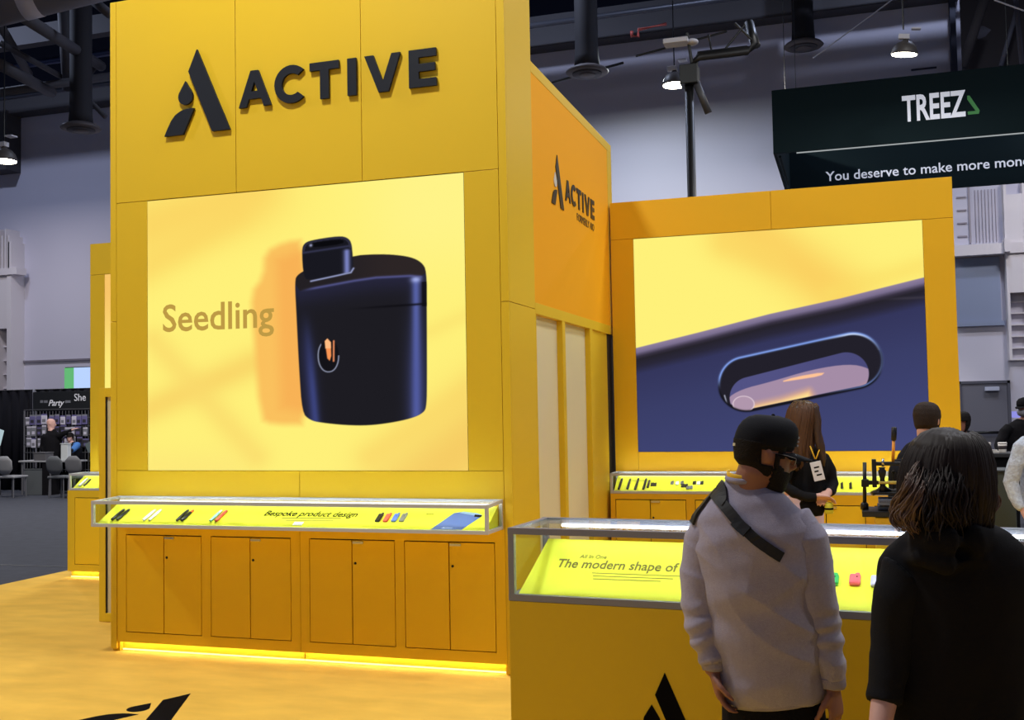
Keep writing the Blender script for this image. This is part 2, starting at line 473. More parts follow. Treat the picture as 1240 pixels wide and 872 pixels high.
# ------------------------------------------------------------------ LED screens (the picture each screen shows is kept per vertex)
def seg_dist(P, a, b):
    a = np.array(a); b = np.array(b); d = b - a
    t = np.clip(((P - a) @ d) / (d @ d), 0, 1)
    return np.linalg.norm(P - a - t[:, None] * d, axis=1)
def poly_sd(P, poly):
    poly = np.array(poly, float); n = len(poly)
    dist = np.full(len(P), 1e9); inside = np.zeros(len(P), bool)
    for i in range(n):
        a, b = poly[i], poly[(i + 1) % n]
        dist = np.minimum(dist, seg_dist(P, a, b))
        c = ((a[1] > P[:, 1]) != (b[1] > P[:, 1]))
        den = (b[1] - a[1]) if abs(b[1] - a[1]) > 1e-12 else 1e-12
        inside ^= c & (P[:, 0] < (b[0] - a[0]) * (P[:, 1] - a[1]) / den + a[0])
    return np.where(inside, -dist, dist)
def line_sd(P, pts):
    d = np.full(len(P), 1e9)
    for i in range(len(pts) - 1): d = np.minimum(d, seg_dist(P, pts[i], pts[i + 1]))
    return d
def smooth_poly(pts, it=2):
    for _ in range(it):
        q = []
        for i in range(len(pts)):
            a = np.array(pts[i]); b = np.array(pts[(i + 1) % len(pts)])
            q += [tuple(a * .75 + b * .25), tuple(a * .25 + b * .75)]
        pts = q
    return pts
def sstep(a, b, x):
    t = np.clip((x - a) / (b - a), 0, 1)
    return t * t * (3 - 2 * t)
def over(img, col, al):
    img += (np.array(col, float) - img) * np.clip(al, 0, 1)[:, None]
AA = 0.0022
def fill(img, sd, col, k=1.0, aa=AA):
    over(img, col, k * (1 - sstep(-aa, aa, sd)))

def warm_ground(P, bands):
    img = np.empty((len(P), 3)); img[:] = (255, 241, 122)
    for (a, b, wd, col, k) in bands:
        over(img, col, k * np.exp(-(seg_dist(P, a, b) / wd) ** 2))
    return img

def paint_seedling(u, v):
    P = np.stack([u, v], 1)
    img = warm_ground(P, [((-.1, .12), (.35, .0), .13, (251, 214, 100), .95), ((-.1, .30), (.30, .08), .07, (251, 214, 100), .7), ((-.1, .82), (.35, .62), .055, (249, 214, 104), .9),
                          ((.02, .52), (.36, .95), .05, (250, 218, 108), .7), ((.86, 1.05), (1.1, .82), .15, (246, 205, 100), 1.0), ((.72, .95), (1.1, .66), .05, (250, 214, 104), .6),
                          ((.9, .53), (1.05, .46), .03, (251, 226, 112), .6), ((.0, 1.0), (.25, 1.0), .08, (252, 226, 120), .5)])
    over(img, (255, 246, 150), 0.5 * sstep(.55, .9, u) * (1 - sstep(.1, .5, v)))
    sh = smooth_poly([(.3914, .2203), (.4593, .1872), (.5248, .1868), (.5400, .8413), (.4149, .8398), (.3727, .8186), (.3534, .4996), (.3462, .3657), (.3868, .309)], 1)
    over(img, (250, 190, 92), 0.95 * (1 - sstep(-.02, .016, poly_sd(P, sh))))
    over(img, (247, 172, 82), 0.7 * (1 - sstep(-.03, .03, poly_sd(P, [(.43, .25), (.52, .22), (.53, .80), (.44, .78)]))))
    body = smooth_poly([(0.4893, 0.3311), (0.4972, 0.3115), (0.5246, 0.2942), (0.6737, 0.2559), (0.726, 0.2557), (0.7851, 0.2603), (0.8433, 0.2733), (0.8755, 0.2943), (0.8895, 0.3247), (.8885, .45), (0.886, 0.70), (0.8838, 0.7796), (0.8764, 0.8044), (0.8367, 0.8244), (0.7785, 0.8377), (0.7124, 0.8459), (0.6453, 0.844), (0.5698, 0.8343), (0.5317, 0.8233), (0.5088, 0.797), (0.5007, 0.6497), (0.4944, 0.4755)], 2)
    bs = poly_sd(P, body)
    fill(img, bs, (29, 28, 34))
    ins = 1 - sstep(-AA, AA, bs)
    edge = [(0.4893, 0.34), (0.5045, 0.368), (0.524, 0.3650), (0.6728, 0.3435), (0.74, 0.337), (0.8425, 0.3382), (0.872, 0.3430), (0.8895, 0.3289)]
    ev = np.interp(u, [p[0] for p in edge], [p[1] for p in edge])
    top = ins * (1 - sstep(-.003, .003, v - ev))
    over(img, (46, 38, 38), top * (0.4 + 0.5 * sstep(.6, .8, u)))
    front = ins * sstep(-.003, .003, v - ev)
    over(img, (40, 40, 66), front * 0.75 * np.exp(-((v - ev) / .05) ** 2))
    over(img, (84, 86, 140), ins * 0.9 * np.exp(-(line_sd(P, edge[1:-1]) / .0045) ** 2) * sstep(.50, .56, u))
    over(img, (92, 104, 176), front * np.exp(-((u - (.861 - .008 * v)) / .013) ** 2) * (0.85 + .15 * v) * sstep(ev, ev + .01, v))
    over(img, (170, 180, 235), front * 0.9 * np.exp(-((u - .858) / .014) ** 2) * np.exp(-((v - .352) / .010) ** 2))
    over(img, (74, 82, 148), front * 0.6 * sstep(.3, .75, v) * np.exp(-((u - (.862 - .008 * v)) / .03) ** 2))
    over(img, (76, 90, 168), front * np.exp(-((u - (.492 + .068 * v)) / .013) ** 2) * sstep(.42, .74, v))
    over(img, (44, 46, 82), front * 0.6 * np.exp(-((u - (.49 + .06 * v)) / .028) ** 2) * sstep(.4, .62, v))
    over(img, (14, 13, 18), front * 0.8 * np.exp(-((v - .44 + .02 * (u - .7)) / .004) ** 2) * sstep(.62, .8, u))
    over(img, (16, 15, 20), front * 0.8 * sstep(.872, .878, u) * (v < .445) * (v > .36))
    ell = poly_sd(P, smooth_poly([(.58, .545), (.607, .545), (.6236, .575), (.6236, .625), (.607, .657), (.578, .657), (.5605, .625), (.5605, .575)], 2))
    fill(img, ell, (20, 19, 24))
    over(img, (170, 178, 205), 0.8 * np.exp(-(ell / .0022) ** 2) * ((v > .60) | (u < .57)))
    fill(img, poly_sd(P, [(0.5816, 0.5492), (0.5893, 0.5409), (0.5998, 0.5543), (0.6009, 0.6017), (0.5961, 0.6187), (0.5886, 0.6096)]), (250, 150, 84))
    fill(img, poly_sd(P, [(0.5816, 0.5492), (0.5893, 0.5409), (0.5998, 0.5543), (.600, .575), (.583, .575)]), (255, 188, 130))
    fill(img, seg_dist(P, (.609, .55), (.608, .62)) - .0025, (232, 140, 92))
    mo = smooth_poly([(0.512, 0.2233), (0.5215, 0.1978), (0.5525, 0.1899), (0.6291, 0.1833), (0.6555, 0.1916), (0.6681, 0.2142), (0.6718, 0.3005), (0.6656, 0.313), (0.5358, 0.3342), (0.5166, 0.3198)], 2)
    ms = poly_sd(P, mo); mi = 1 - sstep(-AA, AA, ms)
    fill(img, ms, (24, 24, 32))
    over(img, (62, 64, 96), mi * 0.7 * np.exp(-((v - (.2335 - .09 * (u - .52))) / .004) ** 2))
    over(img, (120, 128, 190), mi * np.exp(-((u - .652) / .010) ** 2) * sstep(.225, .24, v))
    over(img, (150, 158, 200), np.exp(-(line_sd(P, [(.54, .336), (.62, .322), (.664, .314), (.672, .300)]) / .003) ** 2))
    over(img, (50, 50, 68), mi * 0.8 * (ms > -.008) * (v < .23))
    fill(img, poly_sd(P, smooth_poly([(0.5369, 0.2096), (0.5486, 0.2001), (0.629, 0.1963), (0.6441, 0.201), (0.6402, 0.2119), (0.5523, 0.2178)], 1)), (10, 10, 14))
    over(img, (160, 165, 200), np.exp(-((u - .541) / .005) ** 2 - ((v - .209) / .005) ** 2))
    return img

def stadium(P, a, b, r): return seg_dist(P, a, b) - r
def paint_window(u, v):
    P = np.stack([u * 1.27, v], 1)
    S = lambda l: [(x * 1.27, y) for x, y in l]
    img = warm_ground(P, [((.38 * 1.27, -.05), (.72 * 1.27, .30), .13, (251, 210, 98), 1.0), ((.34 * 1.27, .05), (.5 * 1.27, .12), .08, (251, 214, 100), .7), ((.7 * 1.27, .3), (1.27, .20), .05, (251, 222, 104), .6)])
    edge = [(-0.01, 0.517), (0.2312, 0.4523), (0.4836, 0.3812), (0.7261, 0.3254), (0.8488, 0.2918), (1.0037, 0.25)]
    e = np.interp(u, [p[0] for p in edge], [p[1] for p in edge])
    d = v - e
    m = sstep(-.003, .003, d)
    col = np.zeros((len(P), 3))
    xs = [-.01, .0, .022, .042, .056, .09, .125, .3, .8]
    cs = [(150, 134, 164), (146, 130, 160), (122, 110, 142), (56, 50, 66), (38, 35, 44), (42, 40, 58), (52, 54, 92), (58, 62, 104), (68, 74, 124)]
    for c in range(3): col[:, c] = np.interp(d, xs, [q[c] for q in cs])
    img += (col - img) * m[:, None]
    over(img, (60, 56, 68), 0.8 * np.exp(-((v - .338) / .006) ** 2) * sstep(.83, .95, u) * m)
    A, B = (.3950 * 1.27, .693), (.7610 * 1.27, .603)
    out = stadium(P, A, B, .125)
    fill(img, out, (34, 32, 42))
    o_in = 1 - sstep(-AA, AA, out)
    inner = np.maximum(stadium(P, (.410 * 1.27, .757), (.737 * 1.27, .660), .094), out + .010)
    fill(img, inner, (82, 82, 132))
    i_in = 1 - sstep(-AA, AA, inner)
    over(img, (66, 66, 112), i_in * 0.5 * sstep(.4, .8, u))
    mv = smooth_poly(S([(0.3212, 0.7621), (0.3772, 0.7184), (0.4768, 0.6892), (0.6235, 0.6368), (0.7474, 0.6162), (0.8123, 0.6374), (0.8463, 0.6822), (0.78, .75), (0.6105, 0.812), (0.4047, 0.88), (0.3054, 0.85)]), 2)
    over(img, (164, 140, 166), i_in * (1 - sstep(-AA, AA, poly_sd(P, mv))))
    gl = S([(.39, .86), (.41, .80), (.5144, .772), (.610, .735), (.632, .79), (.57, .85)])
    over(img, (255, 190, 130), i_in * 0.9 * (1 - sstep(-.02, .035, poly_sd(P, gl))))
    over(img, (255, 232, 150), i_in * (1 - sstep(-.025, .012, poly_sd(P, gl))))
    over(img, (255, 168, 120), i_in * 0.9 * np.exp(-(line_sd(P, S([(.70, .775), (.78, .745), (.84, .705)])) / .02) ** 2))
    st = smooth_poly(S([(0.511, 0.6903), (0.5649, 0.6691), (0.6661, 0.6500), (0.6515, 0.6669), (0.5646, 0.6818)]), 1)
    over(img, (255, 196, 150), i_in * (1 - sstep(-AA, .004, poly_sd(P, st))))
    ce = np.array((.384 * 1.27, .786)); dd = (P - ce) / np.array((.047, .036)); er = np.linalg.norm(dd, axis=1) - 1
    over(img, (176, 150, 172), (1 - sstep(-.04, .04, er)) * o_in)
    over(img, (225, 205, 215), 0.9 * np.exp(-(er / .06) ** 2) * o_in)
    over(img, (200, 205, 225), 0.8 * o_in * np.exp(-(line_sd(P, S([(.318, .745), (.327, .79), (.345, .815)])) / .003) ** 2))
    rim = np.exp(-((out + .004) / .0055) ** 2)
    over(img, (128, 160, 236), rim * sstep(.735, .66, v - .10 * (u - .4)) * (1 - .75 * sstep(.80, .87, u)))
    over(img, (210, 226, 255), 0.9 * np.exp(-((out + .008) / .004) ** 2) * np.exp(-((u - .76) / .06) ** 2) * (v < .56))
    over(img, (18, 17, 22), 0.9 * np.exp(-((out) / .005) ** 2) * sstep(.66, .74, v + .1 * (u - .5)))
    return img

def lin_np(a):
    a = a / 255.0
    return np.where(a <= 0.04045, a / 12.92, ((a + 0.055) / 1.055) ** 2.4)

def led_screen(name, label, x0, x1, z0, z1, y, paint, nx, nz, group=None):
    """LED wall: a slab whose lit face is a fine grid of pixels"""
    root = thing(name, label, 'screen', ((x0 + x1) / 2, y, z0), 0, group)
    gx = np.linspace(0, 1, nx + 1); gz = np.linspace(0, 1, nz + 1)
    U, V = np.meshgrid(gx, gz)
    u = U.ravel(); v = V.ravel()
    co = np.stack([(u - .5) * (x1 - x0), np.full_like(u, -0.004), (1 - v) * (z1 - z0)], 1)
    idx = np.arange((nx + 1) * (nz + 1)).reshape(nz + 1, nx + 1)
    q = np.stack([idx[1:, :-1], idx[1:, 1:], idx[:-1, 1:], idx[:-1, :-1]], -1).reshape(-1, 4)
    me = bpy.data.meshes.new('lit_face')
    me.vertices.add(len(co)); me.vertices.foreach_set('co', co.ravel())
    me.loops.add(q.size); me.loops.foreach_set('vertex_index', q.ravel().astype(np.int32))
    me.polygons.add(len(q)); me.polygons.foreach_set('loop_start', np.arange(0, q.size, 4, dtype=np.int32))
    me.update(); me.validate()
    ca = me.color_attributes.new('picture', 'FLOAT_COLOR', 'POINT')
    rgba = np.ones((len(co), 4), np.float32)
    rgba[:, :3] = lin_np(np.clip(paint(u, v), 0, 255))
    ca.data.foreach_set('color', rgba.ravel())
    o = bpy.data.objects.new('lit_face', me); COL.objects.link(o); o.parent = root
    me.materials.append(SCREEN)
    MB().box(x0 - root.location.x, x1 - root.location.x, -0.003, 0.012, 0, z1 - z0).build('screen_panel', BLK, root, True)
    return root
SCREEN = screen_mat('led_pixels', 1.0)

# ------------------------------------------------------------------ cabinets, display cases
def cabinet(label, x0, x1, y0, y1, zt, pairs, zd0=0.160, zd1=0.862, group=None, handle=True, pan=None):
    pan = pan or YEL
    root = thing('base_cabinet', label, 'cabinet', ((x0 + x1) / 2, y0, 0.012), 0, group)
    b = MB().box(x0 + 0.013, x1 - 0.013, y0 + 0.0235, y1, 0.086, zt - 0.002)
    b.build('carcass', GAP, root)
    # face frame with an opening for each pair of doors
    f = MB(); xs = [x0]
    for (a, m, c) in pairs: xs += [a - 0.006, c + 0.006]
    xs.append(x1)
    for k in range(0, len(xs), 2): f.box(xs[k], xs[k + 1], y0, y0 + 0.022, 0.082, zt)
    for (a, m, c) in pairs:
        f.box(a - 0.006, c + 0.006, y0, y0 + 0.022, 0.082, zd0 - 0.006)
        f.box(a - 0.006, c + 0.006, y0, y0 + 0.022, zd1 + 0.008, zt)
    f.build('face_frame', pan, root)
    MB().box(x0, x0 + 0.012, y0 + 0.0225, y1, 0.08, zt).build('end_panel', pan, root)
    MB().box(x1 - 0.012, x1, y0 + 0.0225, y1, 0.08, zt).build('end_panel', pan, root)
    MB().box(x0 + 0.001, x1 - 0.001, y0 + 0.06, y1, 0.012, 0.084).build('plinth', YEL, root)
    MB().box(x0 + 0.001, x1 - 0.001, y0 + 0.052, y0 + 0.061, 0.013, 0.022).build('light_strip_or_fill', KICK, root)
    MB().box(x0 + 0.014, x1 - 0.001, y0 + 0.026, y0 + 0.040, 0.0785, 0.0815).build('light_strip_or_fill', KICK2, root)
    for (a, m, c) in pairs:
        for side, (p, q) in enumerate(((a, m - 0.004), (m + 0.004, c))):
            d = MB().cbox(p, q, y0 - 0.001, y0 + 0.02, zd0, zd1, 0.002).build('door', DOOR, root)
            if side == 1 and handle:
                MB().cbox(p + 0.004, p + 0.085, y0 - 0.010, y0 + 0.0, zd1 - 0.022, zd1 - 0.004, 0.002).build('handle', CHROME, d)
                MB().cyl((p + 0.022, y0 - 0.004, zd1 - 0.155), (p + 0.022, y0 + 0.002, zd1 - 0.155), 0.009).build('lock', BLKM, d)
    return root

def display_case(label, L, D, H, loc, rz, zf, zr, alu, rail=0.022, lid_drop=0.012, group=None, light_z=None, led=COOL):
    """glass case on a lit tilted bed; local x along, y deep, z up from its bottom; zf/zr bed height front/rear"""
    root = thing('display_case', label, 'display case', loc, rz, group)
    r = rail; f = MB()
    hf = H - lid_drop
    e = 0.0006
    for (y, h) in ((0, hf), (D - r, H)):
        f.box(0, L, y, y + r, 0, r).box(0, L, y, y + r, h - r, h)
    for x in (0, L - r):
        f.box(x + e, x + r - e, e, r - e, r, hf - r).box(x + e, x + r - e, D - r + e, D - e, r, H - r).box(x + e, x + r - e, r, D - r, e, r - e)
        vs = [Vector((x + dx, y, z)) for dx in (e, r - e) for (y, z) in ((r, hf - r + e), (D - r, H - r + e), (D - r, H - e), (r, hf - e))]
        f.add(vs, [(0, 1, 2, 3), (7, 6, 5, 4), (0, 4, 5, 1), (3, 2, 6, 7), (0, 3, 7, 4), (1, 5, 6, 2)])
    f.build('frame', alu, root, True)
    t = 0.004
    MB().box(r, L - r, 0.006, 0.006 + t, r, hf - r).build('glass_pane', GLASS, root, True)
    MB().box(0.006, 0.006 + t, r, D - r, r, hf - r).build('glass_pane', GLASS, root, True)
    MB().box(L - 0.006 - t, L - 0.006, r, D - r, r, hf - r).build('glass_pane', GLASS, root, True)
    MB().add([(r, r, hf - 0.008), (L - r, r, hf - 0.008), (L - r, D - r, H - 0.008), (r, D - r, H - 0.008), (r, r, hf - 0.004), (L - r, r, hf - 0.004), (L - r, D - r, H - 0.004), (r, D - r, H - 0.004)],
             [(0, 3, 2, 1), (4, 5, 6, 7), (0, 1, 5, 4), (1, 2, 6, 5), (2, 3, 7, 6), (3, 0, 4, 7)]).build('glass_pane', GLASS, root, True)
    b = MB()
    b.add([(r * 1.2, r, zf), (L - r * 1.2, r, zf), (L - r * 1.2, D - 0.03, zr), (r * 1.2, D - 0.03, zr), (r * 1.2, r, 0.004), (L - r * 1.2, r, 0.004), (L - r * 1.2, D - 0.03, 0.004), (r * 1.2, D - 0.03, 0.004)],
          [(0, 1, 2, 3), (7, 6, 5, 4), (0, 4, 5, 1), (1, 5, 6, 2), (2, 6, 7, 3), (3, 7, 4, 0)])
    bed = b.build('display_bed', BED, root, True)
    lz = light_z if light_z is not None else H - r - 0.004
    if led is not None: MB().box(r * 2, L - r * 2, D - r - 0.026, D - r - 0.004, lz - 0.014, lz).build('light_strip_or_fill', led, root, True)
    MB().box(r * 2, L - r * 2, r + 0.0008, r + 0.005, hf - r + 0.003, hf - 0.0105).build('light_strip_or_fill', CASE_FILL, root, True)  # added fill hidden behind the front rail to brighten the bed
    bpy.context.view_layer.update()
    Mw = Matrix.Translation(loc) @ Matrix.Rotation(rz, 4, 'Z')
    P = Mw @ Vector((0, r, zf)); ex = Mw.to_3x3() @ Vector((1, 0, 0)); ey = (Mw.to_3x3() @ Vector((0, D - 0.03 - r, zr - zf))).normalized()
    n = ex.cross(ey).normalized()
    frame = Matrix(((ex.x, ey.x, n.x), (ex.y, ey.y, n.y), (ex.z, ey.z, n.z)))
    return root, bed, (P, frame, n, Mw)

def bed_text(info, bed, s, px, py, width, m, squash=None, shear=0.0, offset=0.0, size=0.05):
    P, fr, n, Mw = info
    O = on_plane(px, py, P, n) + n * 0.0008
    Mi = Mw.inverted() @ (Matrix.Translation(O) @ fr.to_4x4())
    return text('printed_text', s, size, Vector((0, 0, 0)), Mi, m, bed, width, offset, 0.0004, shear, squash=squash, local=True)

# ------------------------------------------------------------------ the tall yellow tower
tower = thing('booth_tower', 'tall yellow panelled booth tower holding the largest lit screen', 'booth wall', (-3.697, TY, 0.012))
MB().box(-5.262, -2.15, TY + 0.02, 7.205, 0.97, 4.868).box(-5.262, -5.20, TY + 0.02, 7.205, 0.012, 0.97).box(-2.20, -2.15, TY + 0.02, 7.205, 0.012, 0.97).box(-5.2, -2.2, 7.19, 7.205, 0.012, 0.97).build('core', YEL, tower)
for (a, b, c, d) in [(-5.210, -4.182, 3.337, 4.874), (-4.178, -3.182, 3.337, 4.874), (-3.178, -2.188, 3.337, 4.874), (-5.210, -4.9405, 1.339, 3.333), (-2.4310, -2.188, 1.339, 3.333),
                     (-5.210, -3.690, 0.957, 1.335), (-3.6865, -2.188, 0.957, 1.335)]:
    MB().cbox(a, b, TY, TY + 0.022, c, d, 0.0012).build('front_panel', YEL, tower)
for (a, b, c, d) in [(-5.265, -5.2135, 0.03, 2.443), (-5.265, -5.2135, 2.447, 4.874), (-2.1845, -2.129, 0.03, 2.448), (-2.1845, -2.129, 2.452, 4.874)]:
    MB().cbox(a, b, TY, TY + 0.03, c, d, 0.0012).build('corner_post', YEL, tower)
for (c, d) in [(0.012, 2.448), (2.452, 4.874)]:
    MB().cbox(-2.151, -2.129, TY + 0.031, 7.21, c, d, 0.0012).build('side_panel', YEL, tower)
sign = thing('wall_sign', 'black raised ACTIVE lettering with leaf emblem high on the yellow tower', 'sign', (-3.6, TY, 3.79))
logo(sign, CHAR, (AX0[0], TY - 0.004, AX0[1]), (1, 0, 0), (0, 0, 1), 1.0, 0.02)
for ch in sign.children: pass
big = led_screen('led_screen', 'lit screen showing the word Seedling beside a black device on the tower', -4.9375, -2.434, 1.3385, 3.331, TY + 0.006, paint_seedling, 620, 500, 'LED screens')
text('screen_text', 'Seedling', 0.2, Vector((-4.9375 + .0526 * 2.5035 - big.location.x, -0.0045, 3.331 - .490 * 1.9925 - big.location.z)), RF, glow('screen_text_tan', (190, 154, 70), 1.0), big, 0.925, 0.0024, 0.0002, local=True)
cabinet('yellow cabinet under the tower, below the pens end of its glass case', -5.205, -3.692, TY, 7.15, 0.955, [(-5.125, -4.803, -4.490), (-4.404, -4.087, -3.767)], group='tower base cabinets', pan=DOOR)
cabinet('yellow cabinet under the tower, nearest the front glass counter', -3.688, -2.186, TY, 7.15, 0.955, [(-3.613, -3.291, -2.976), (-2.897, -2.580, -2.262)], group='tower base cabinets', pan=DOOR)
caseA, bedA, infA = display_case('long glass display case across the tower under the Seedling screen', 2.995, 0.303, 0.195, (-5.190, TY - 0.305, 0.957), 0, 0.014, 0.150, ALU)
bed_text(infA, bedA, 'Bespoke product design', 319, 624.5, 0.705, BLACK, squash=1.7, shear=0.25, offset=0.0008)
GP = mat('grey_print', (120, 120, 30), 0.6)
FINE = [(infA, [(341, 413, 627.6), (346, 404, 630.4)], .5)]
bed_text(infA, bedA, 'active', 516, 623.3, 0.05, BLACK, shear=0.2)

def lie(info, px, py, rot=0.0):
    """frame lying on the bed under a photograph pixel"""
    P, fr, n, Mw = info
    O = on_plane(px, py, P, n) + n * 0.001
    return Matrix.Translation(O) @ fr.to_4x4() @ Matrix.Rotation(rot, 4, 'Z')
PENM = {'black': mat('pen_black', (26, 24, 26), 0.35), 'white': mat('pen_white', (245, 245, 245), 0.3), 'orange': mat('pen_orange', (240, 110, 30), 0.4), 'teal': mat('pen_teal', (150, 205, 190), 0.4), 'red': mat('pen_red', (235, 90, 70), 0.4), 'blue': mat('pen_blue', (90, 120, 205), 0.4), 'silver': mat('pen_silver', (150, 150, 155), 0.3, 0.6), 'green': mat('pod_green', (40, 185, 90), 0.4), 'coral': mat('pod_coral', (240, 98, 112), 0.4), 'lavender': mat('pod_lavender', (196, 190, 240), 0.4)}
def pen(info, px, py, label, col, tip, L=0.12, r=0.008, group=None, lean=-0.12):
    M = lie(info, px, py, lean)
    root = thing('vape_pen', label, 'vape pen', M.to_translation(), 0, group)
    R = M.to_3x3(); o = M.to_translation()
    pt = lambda x, y, z: o + R @ Vector((x, y, z))
    side = R @ Vector((1, 0, 0))
    MB().tube([pt(0, -L / 2, r), pt(0, -L / 2 + .003, r), pt(0, L * .25, r), pt(0, L * .27, r)], [(r * .7, r * .7), (r * 1.25, r), (r * 1.25, r), (r, r * .8)], side=side, n=12).build('barrel', PENM[col], root)
    MB().tube([pt(0, L * .26, r), pt(0, L * .42, r), pt(0, L * .5, r)], [(r * 1.15, r * .9), (r, r * .75), (r * .7, r * .4)], side=side, n=12).build('mouthpiece', PENM[tip], root)
    return root
for k, (px, py, c, t, lb) in enumerate([(143.5, 624.5, 'black', 'black', 'black vape pen nearest the end pane of the tower case'), (149.8, 624.5, 'black', 'black', 'black vape pen second from the end pane of the tower case'),
                                        (181.5, 625, 'white', 'white', 'white vape pen beside the black pair in the tower case'), (188.5, 625, 'white', 'white', 'white vape pen nearer the word Bespoke in the tower case'),
                                        (221.5, 625.5, 'black', 'black', 'all black vape pen beside the orange tipped one'), (227.5, 625.5, 'black', 'orange', 'black vape pen with an orange tip in the tower case'),
                                        (262, 626, 'teal', 'white', 'pale teal vape pen with white tip in the tower case'), (268.5, 626, 'red', 'red', 'red vape pen beside the pale teal one')]):
    pen(infA, px, py, lb, c, t, 0.135, 0.0095, 'pens in the tower case')
def pod(info, px, py, label, col, w=0.04, h=0.05, th=0.016, group=None):
    M = lie(info, px, py, 0.0)
    root = thing('vape_pod', label, 'vape pod', M.to_translation(), 0, group)
    m = PENM[col]
    b = MB().cbox(-w / 2, w / 2, -h / 2, h / 2, 0, th, th * .38, M)
    b.build('body', m, root)
    MB().cbox(w * .02, w * .40, h * .46, h * .68, th * .2, th * .8, th * .18, M).build('mouthpiece', m, root)
    q = M @ Vector((w * .18, h * .12, th - .001)); q2 = M @ Vector((w * .18, h * .12, th + .0008))
    MB().cyl(q, q2, w * .085, 12).build('window', BLACK, root)
    return root
for (px, c, lb) in [(459.5, 'black', 'dark pod beside the word design in the tower case'), (469, 'red', 'red pod between the dark and blue ones in the tower case'), (479, 'blue', 'blue pod in the row of four in the tower case'), (488.5, 'silver', 'grey pod nearest the printed blue device')]:
    pod(infA, px, 628.5, lb, c, 0.034, 0.085, 0.016, 'four pods in the tower case')
M = lie(infA, 361, 634.5)
tag(MB().cbox(-.035, .035, -.02, .02, 0, .003, .001, M).build('info_card', PENM['white']), 'small white card lying below the Bespoke line in the tower case', 'card')
# printed picture of a blue-grey device across the bed's end
def on_bed_poly(info, bed, pts, name, m, lift=0.001):
    P, fr, n, Mw = info
    Q = [on_plane(x, y, P, n) + n * lift for x, y in pts]
    Q = [Mw.inverted() @ q for q in Q]
    return MB().add(Q, [tuple(range(len(Q)))]).build(name, m, bed, True)
on_bed_poly(infA, bedA, [(521, 641.5), (559, 641.8), (584, 625), (580, 622.5), (560, 620), (550, 621.5)], 'printed_device', mat('print_blue_grey', (88, 112, 172), 0.6))
on_bed_poly(infA, bedA, [(557, 621.5), (580, 625.5), (584, 624), (578, 621.8), (561, 619.8)], 'printed_device_end', mat('print_pale', (150, 178, 205), 0.6), 0.0015)
on_bed_poly(infA, bedA, [(574, 626.2), (582, 626.8), (584, 624.2), (575, 623.4)], 'printed_device_tip', BLACK, 0.002)
bed_text(infA, bedA, 'Active', 534, 640.3, 0.075, mat('print_white', (200, 215, 240), 0.6), shear=0.3)

# ------------------------------------------------------------------ side wall with orange graphic
XR = -2.129
side = thing('booth_side_wall', 'yellow framed booth side wall with orange graphic above frosted bays', 'booth wall', (XR, 8.5, 0.012))
MB().cbox(XR - 0.2, XR, 7.213, 9.88, 4.165, 4.246, 0.003).build('top_rail', YEL, side)
MB().cbox(XR - 0.2, XR, 7.213, 9.88, 2.418, 2.498, 0.003).build('middle_rail', YEL, side)
MB().cbox(XR - 0.2, XR, 7.213, 9.69, 0.012, 0.10, 0.003).build('bottom_rail', YEL, side)
MB().box(XR - 0.19, XR - 0.003, 7.213, 9.70, 2.498, 4.165).build('graphic_panel', ORA, side)
MB().cbox(XR - 0.2, XR, 9.70, 9.88, 2.498, 4.165, 0.003).build('end_stile', YEL, side)
for (a, b) in [(7.213, 7.236), (7.952, 8.036), (8.867, 8.960)]:
    MB().cbox(XR - 0.14, XR, a, b, 0.10, 2.418, 0.003).build('upright', YEL, side)
MB().box(XR - 0.09, XR - 0.02, 8.960, 9.598, 0.10, 2.418).build('solid_bay', YEL, side)
MB().box(XR - 0.06, XR - 0.022, 9.60, 9.90, 0.012, 2.418).build('dark_gap_filler', GAP, side)  # dark strip added in place of the shaded gap by the rear wall
for (a, b) in [(7.236, 7.952), (8.036, 8.867)]:
    MB().box(XR - 0.075, XR - 0.047, a, b, 0.10, 2.418).build('frosted_panel', FROST, side)
gl = thing('side_sign', 'dark ACTIVE lettering on the orange side wall with smaller line beneath', 'sign', (XR, 8.5, 3.3))
logo(gl, mat('side_letter', (52, 48, 36), 0.4), (XR - 0.002, 7.889, 3.711), (0, 1, 0), (0, 0, 1), 0.655, 0.006, drop_m=mat('white_drop', (225, 225, 220), 0.3))
text('printed_line', 'FORMERLY AIO', 0.06, Vector((XR + 0.001, 8.492, 3.297)), RX, mat('side_print', (84, 66, 24), 0.5), gl, 0.61, 0.0, 0.001)

# ------------------------------------------------------------------ rear wall with screen, cases and cabinets
YW = 9.7
rw = thing('booth_rear_wall', 'yellow booth rear wall framing the screen with the close-up window', 'booth wall', (-0.62, YW, 0.012))
MB().box(-2.10, 0.868, YW + 0.02, YW + 0.2, 0.012, 3.652).build('core', YEL2, rw)
for (a, b, c, d) in [(-2.112, -0.642, 3.306, 3.656), (-0.639, 0.872, 3.306, 3.656), (-2.112, -1.898, 0.012, 3.303), (0.625, 0.872, 0.012, 3.303), (-1.895, 0.622, 0.012, 1.318)]:
    MB().cbox(a, b, YW, YW + 0.024, c, d, 0.0015).build('front_panel', YEL2, rw)
led_screen('led_screen', 'lit screen showing a close-up of a dark device and its glowing window', -1.896, 0.6227, 1.320, 3.3010, YW + 0.006, paint_window, 560, 440, 'LED screens')
cabinet('yellow cabinet under the rear case, behind the front glass counter', -2.112, -0.645, 9.45, YW - 0.01, 0.955, [(-2.062, -1.750, -1.434), (-1.345, -1.032, -0.72)], zd1=0.898, group='rear base cabinets', pan=YEL2)
